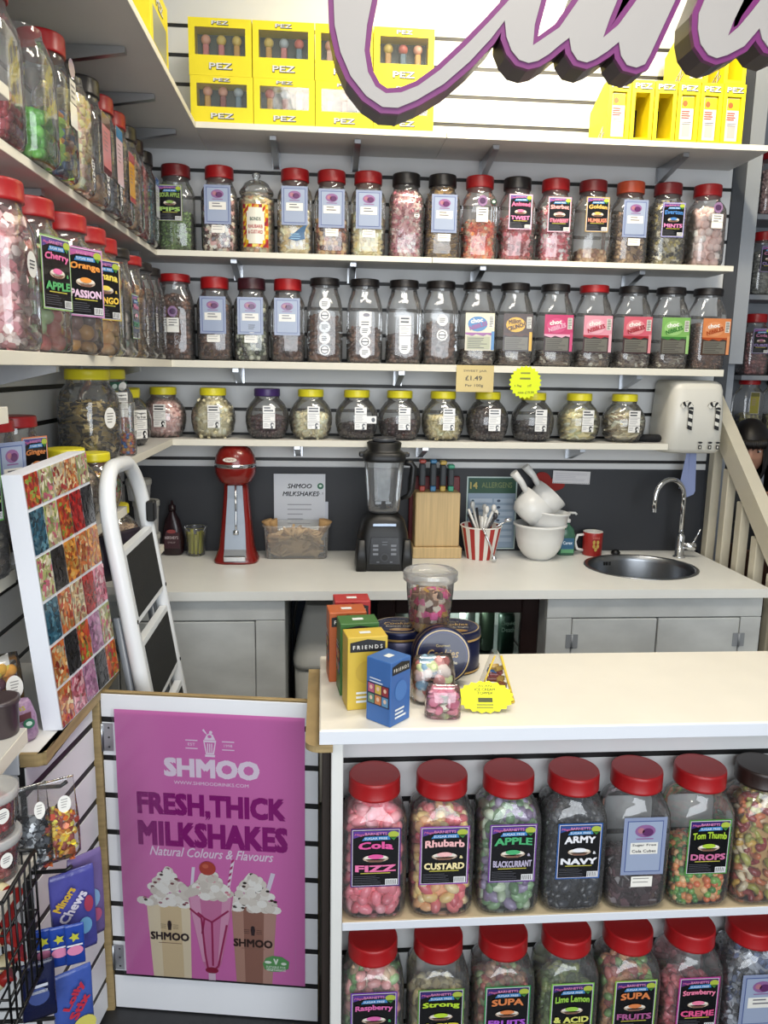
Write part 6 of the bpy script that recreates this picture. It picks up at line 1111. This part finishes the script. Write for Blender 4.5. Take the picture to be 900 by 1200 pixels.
# ------------------------------------------------------------------ stairs at the right
t = thing('stair_banister', 'cream painted stair banister with square spindles beside the worktop', 'banister', (1.645, -.3, 0)); PNT = mat('cream_gloss_paint', '#c9c2ae', .35, noise=.05, scale=8)
ra, rb = (.02, 1.60), (-.66, .985)
q = [(ra[0], ra[1]), (rb[0], rb[1]), (rb[0], rb[1]-.115), (ra[0], ra[1]-.115)]
m = MB(); V = [(x, y+.3, z) for x in (-.026, .026) for y, z in q]; m.add(V, [(0, 1, 2, 3), (7, 6, 5, 4)]+[(i, 4+i, 4+(i+1) % 4, (i+1) % 4) for i in range(4)]); obj('handrail', m, PNT, t)
for k in range(5):
    y = -.055-.125*k; zt = ra[1]-.116+(y-ra[0])*(ra[1]-rb[1])/(ra[0]-rb[0]); obj('spindle', MB().cbox(-.019, y+.3-.022, .02, .019, y+.3+.022, zt-.025, .003), PNT, t)
obj('newel_post', MB().cbox(-.035, -.36-.04, 0, .035, -.36+.03, 1.10, .004), PNT, t); obj('base_rail', MB().cbox(-.02, -.32, 0, .02, .28, .02, .002), PNT, t)
struct('stair_side', MB().box(1.72, -.55, 0, 1.74, -.02, .95).box(1.74, -.55, 0, 2.8, .1, .2).box(1.74, -.3, .2, 2.8, .1, .4), mat('brown_stair_wood', '#4a2c20', .6, noise=.2, scale=12), 'brown wooden stair side')
for i, (z, ds) in enumerate(((2.43, 'upper'), (2.05, 'middle'), (1.655, 'lower'))):
    t = thing('wall_shelf', f'{ds} grey shelf on the far wall beyond the stairs', 'shelf', (2.45, .86, z-.025), 0, 'far shelves beyond the stairs'); obj('board', MB().cbox(-.34, -.21, 0, .5, -.001, .025, .002), mat('far_shelf_grey', '#8c9096', .6), t); place('bracket', bracket_mesh(.2), t, (.05, -.001, -.001), (0, 0, -PI/2))
fj = [(2.43, 'red', ['#8c6c68', '#a88880'], 'of pale brown sweets on the upper far shelf'), (2.05, 'red', ['#5c5c54', '#74746c'], 'of grey sweets on the middle far shelf'), (1.655, 'red', ['#6c3c3c', '#54302c', '#84504c'], 'of dark red sweets on the lower far shelf')]
for z, ld, pal, ds in fj:
    for k, x in enumerate((2.195, 2.345)): jar('sweet_jar', f'{"left" if k == 0 else "right"} red lidded jar {ds}', (x, .72, z+.0005), 'tall', ld, .2, ('ball', .022, pal), lab_black('#5c4c7c', 'Cola', '#a86c8c', 'CUBES', '#8c7cac', amp=False) if z < 2.3 else None, .17, group='far jars beyond the stairs')
t = thing('wall_shelf', 'lowest far shelf behind the crouching person', 'shelf', (2.45, .86, 1.32), 0, 'far shelves beyond the stairs'); obj('board', MB().cbox(-.34, -.21, 0, .5, -.001, .025, .002), mat('far_shelf_grey'), t)
for k, x in enumerate((2.195, 2.345)): jar('sweet_jar', f'{["left", "right"][k]} jar with yellow label above the crouching person', (x, .72, 1.3455), 'tall', ['red', 'black'][k], .1, ('ball', .022, ['#8c8450', '#5c5438']), lab_plain('#8c8430', '#5c5828', .05, .11), .17, group='far jars beyond the stairs')
# ------------------------------------------------------------------ the person behind the banister
HC = np.array([2.055, .42, 1.31]); SKIN = '#b08068'
def skin(chains):
    me = bpy.data.meshes.new('s'); V = []; E_ = []; R = []
    for ch in chains:
        prev = ch[0] if isinstance(ch[0], int) else None
        for it in ch:
            if isinstance(it, int): prev = it; continue
            V.append(it[0]); R.append(it[1]); i = len(V)-1
            if prev is not None: E_.append((prev, i))
            prev = i
    me.from_pydata([tuple(v) for v in V], E_, []); o = bpy.data.objects.new('s', me); COL.objects.link(o); sm = o.modifiers.new('k', 'SKIN')
    for i, r in enumerate(R): me.skin_vertices[0].data[i].radius = (r, r)
    me.skin_vertices[0].data[0].use_root = True; sub = o.modifiers.new('u', 'SUBSURF'); sub.levels = 1
    dg = bpy.context.evaluated_depsgraph_get(); ev = o.evaluated_get(dg).to_mesh(); vv = np.array([v.co[:] for v in ev.vertices]); ff = [tuple(p.vertices) for p in ev.polygons]
    bpy.data.objects.remove(o); return vv, ff
x0, y0, z0 = HC
sp_ = [((x0+.03, y0+.16, .42), .13), ((x0+.03, y0+.15, .60), .135), ((x0+.02, y0+.10, .80), .14), ((x0+.01, y0+.06, 1.00), .13), ((x0, y0+.04, 1.10), .075), ((x0, y0+.025, 1.17), .05), ((x0, y0+.01, 1.24), .05)]
chains = [sp_]
hands = []
for s_ in (-1, 1):
    i0 = sum(len([k for k in c if not isinstance(k, int)]) for c in chains); sh_ = (x0+s_*.165, y0+.07, 1.035); el = (x0+s_*.19, y0-.10, .84); wr = (x0+s_*.055, y0-.20, 1.02)
    chains.append([3, (sh_, .065), (el, .045), ((np.array(el)*.4+np.array(wr)*.6), .036), (wr, .027), ((wr[0]-s_*.012, wr[1]-.02, wr[2]+.035), .030), ((wr[0]-s_*.02, wr[1]-.035, wr[2]+.07), .032)]); palm = i0+5; hands.append((palm, wr, s_))
for palm, wr, s_ in hands:
    px_, py_, pz_ = wr[0]-s_*.02, wr[1]-.035, wr[2]+.07
    for k in range(4):
        bx_ = px_+s_*(-.024+.016*k); ln = (.9, 1., .95, .75)[k]; chains.append([palm, ((bx_, py_-.012, pz_+.028), .0085), ((bx_-s_*.004, py_-.034*ln, pz_+.045*ln), .008), ((bx_-s_*.008, py_-.050*ln, pz_+.028), .007)])
    chains.append([palm-1, ((px_-s_*.032, py_-.01, pz_-.012), .010), ((px_-s_*.044, py_-.034, pz_+.008), .0085), ((px_-s_*.043, py_-.05, pz_+.022), .0075)])
vv, ff = skin(chains); m = MB(); m.add(vv, ff, SKIN, True)
# colour: sleeves and top are black, hands and neck keep the skin colour
hc = [np.array([w[0]-s_*.02, w[1]-.035, w[2]+.06]) for _, w, s_ in hands]; cen = np.array([vv[list(f)].mean(0) for f in ff])
isk = np.zeros(len(ff), bool)
for h_ in hc: isk |= np.linalg.norm(cen-h_, axis=1) < .095
isk |= (cen[:, 2] > 1.115) & (np.abs(cen[:, 0]-x0) < .09)
for i, k in enumerate(isk):
    if not k: m.c[i] = lin('#131315')
def face():
    nu, nv = 36, 26; V = []; 
    for j in range(nv+1):
        ph = PI*j/nv; z = math.cos(ph)
        for i in range(nu):
            th = 2*PI*i/nu; sx, sy = math.sin(th), -math.cos(th)        # th 0 looks to -y
            r = math.sin(ph); w = .076*(1-.22*max(0, -z)**1.3); d = .098; x = w*r*sx; y = d*r*sy; zz = .118*z
            fr = max(0, -sy)*r; az = math.atan2(sx, -sy)
            if fr > 0:
                y += .012*fr*max(0, z-.3)                                # flat brow
                nz = math.exp(-(az/.16)**2)*(math.exp(-((z+.12)/.20)**2)*.020+math.exp(-((z+.20)/.08)**2)*.010); y -= nz
                for e in (-1, 1): y += .012*math.exp(-((az-e*.42)/.22)**2-((z-.06)/.11)**2)
                y -= .007*math.exp(-(az/.30)**2-((z+.50)/.05)**2); y += .004*math.exp(-(az/.32)**2-((z+.455)/.025)**2); y -= .010*math.exp(-(az/.3)**2-((z+.80)/.15)**2)
            V.append((x, y, zz))
    F = [(j*nu+i, j*nu+(i+1) % nu, (j+1)*nu+(i+1) % nu, (j+1)*nu+i) for j in range(nv) for i in range(nu)]
    C = []
    V_ = np.array(V)
    for f in F:
        c = V_[list(f)].mean(0); z = c[2]/.118; az = math.atan2(c[0], -c[1]); C.append(lin('#94463f') if abs(az) < .30 and -.56 < z < -.42 and c[1] < 0 else lin(SKIN))
    return V, F, C
Mh = T(*HC)@RZ(-.45)@RX(.18)@Matrix.Scale(1.12, 4)
V, F, C = face(); m.M = Mh; k0 = len(m.c); m.add(V, [f[::-1] for f in F], SKIN, True); m.c[k0:] = C
for s_ in (-1, 1): m.sphere((s_*.076, .008, -.005), (.010, .018, .030), 10, 8, SKIN)
m.M = None
per = obj('person', m, vmat('skin_and_top', .6)); tag(per, 'person in black crouching behind the banister with dark fringed hair, hands raised', 'person')
m = MB(); m.M = Mh
for s_ in (-1, 1): m.sphere((s_*.031, -.074, .006), (.013, .008, .006), 10, 8, '#d8d0c8').sphere((s_*.031, -.081, .005), (.006, .003, .0055), 8, 6, '#1c1210').tube([(s_*.014, -.090, .027), (s_*.032, -.089, .033), (s_*.050, -.080, .028)], .003, 6, '#1c1412')
obj('eyes', m, vmat('eye_gloss', .25), per)
m = MB(); m.M = Mh; nu, nv = 40, 20; V = []
for j in range(nv+1):
    ph = PI*.86*j/nv
    for i in range(nu):
        th = 2*PI*i/nu; sx, sy = math.sin(th), -math.cos(th); az = abs(math.atan2(sx, -sy)); lim = PI*.44 if az < .62 else PI*(.44+.42*min(1, (az-.62)/.35)); p_ = min(ph, lim); k = 1.13+.02*math.sin(th*19)
        V.append((.077*k*math.sin(p_)*sx, (.100*k if sy < 0 else .112*k)*math.sin(p_)*sy+.004, .126*math.cos(p_)*(1.0 if ph <= lim else 1)-(.06*max(0, (p_-PI*.5))if az > .6 else 0)))
m.add(V, [(j*nu+i, (j+1)*nu+i, (j+1)*nu+(i+1) % nu, j*nu+(i+1) % nu) for j in range(nv) for i in range(nu)], '#14100f', True)
for i in range(22):
    az = -.75+1.5*i/21; m.tube([(.083*math.sin(az), -.108*math.cos(az), .062), (.087*math.sin(az), -.115*math.cos(az), .040), (.084*math.sin(az), -.111*math.cos(az), .018+.004*(i % 3))], [.006, .0055, .002], 6, '#17120f')
for s_ in (-1, 1):
    for k in range(5): m.tube([(s_*.082, .0+.022*k, .02), (s_*.094, .0+.022*k, -.08), (s_*.090, .01+.022*k, -.20-.01*k)], [.014, .016, .006], 8, '#120e0d')
obj('hair', m, vmat('dark_hair', .45), per)
tag(obj('phone', MB().cbox(-.036, -.005, -.07, .036, .005, .07, .003), BLKP, None, (x0, y0-.245, 1.125), (.3, 0, 0)), 'dark phone held in both hands by the crouching person', 'phone')
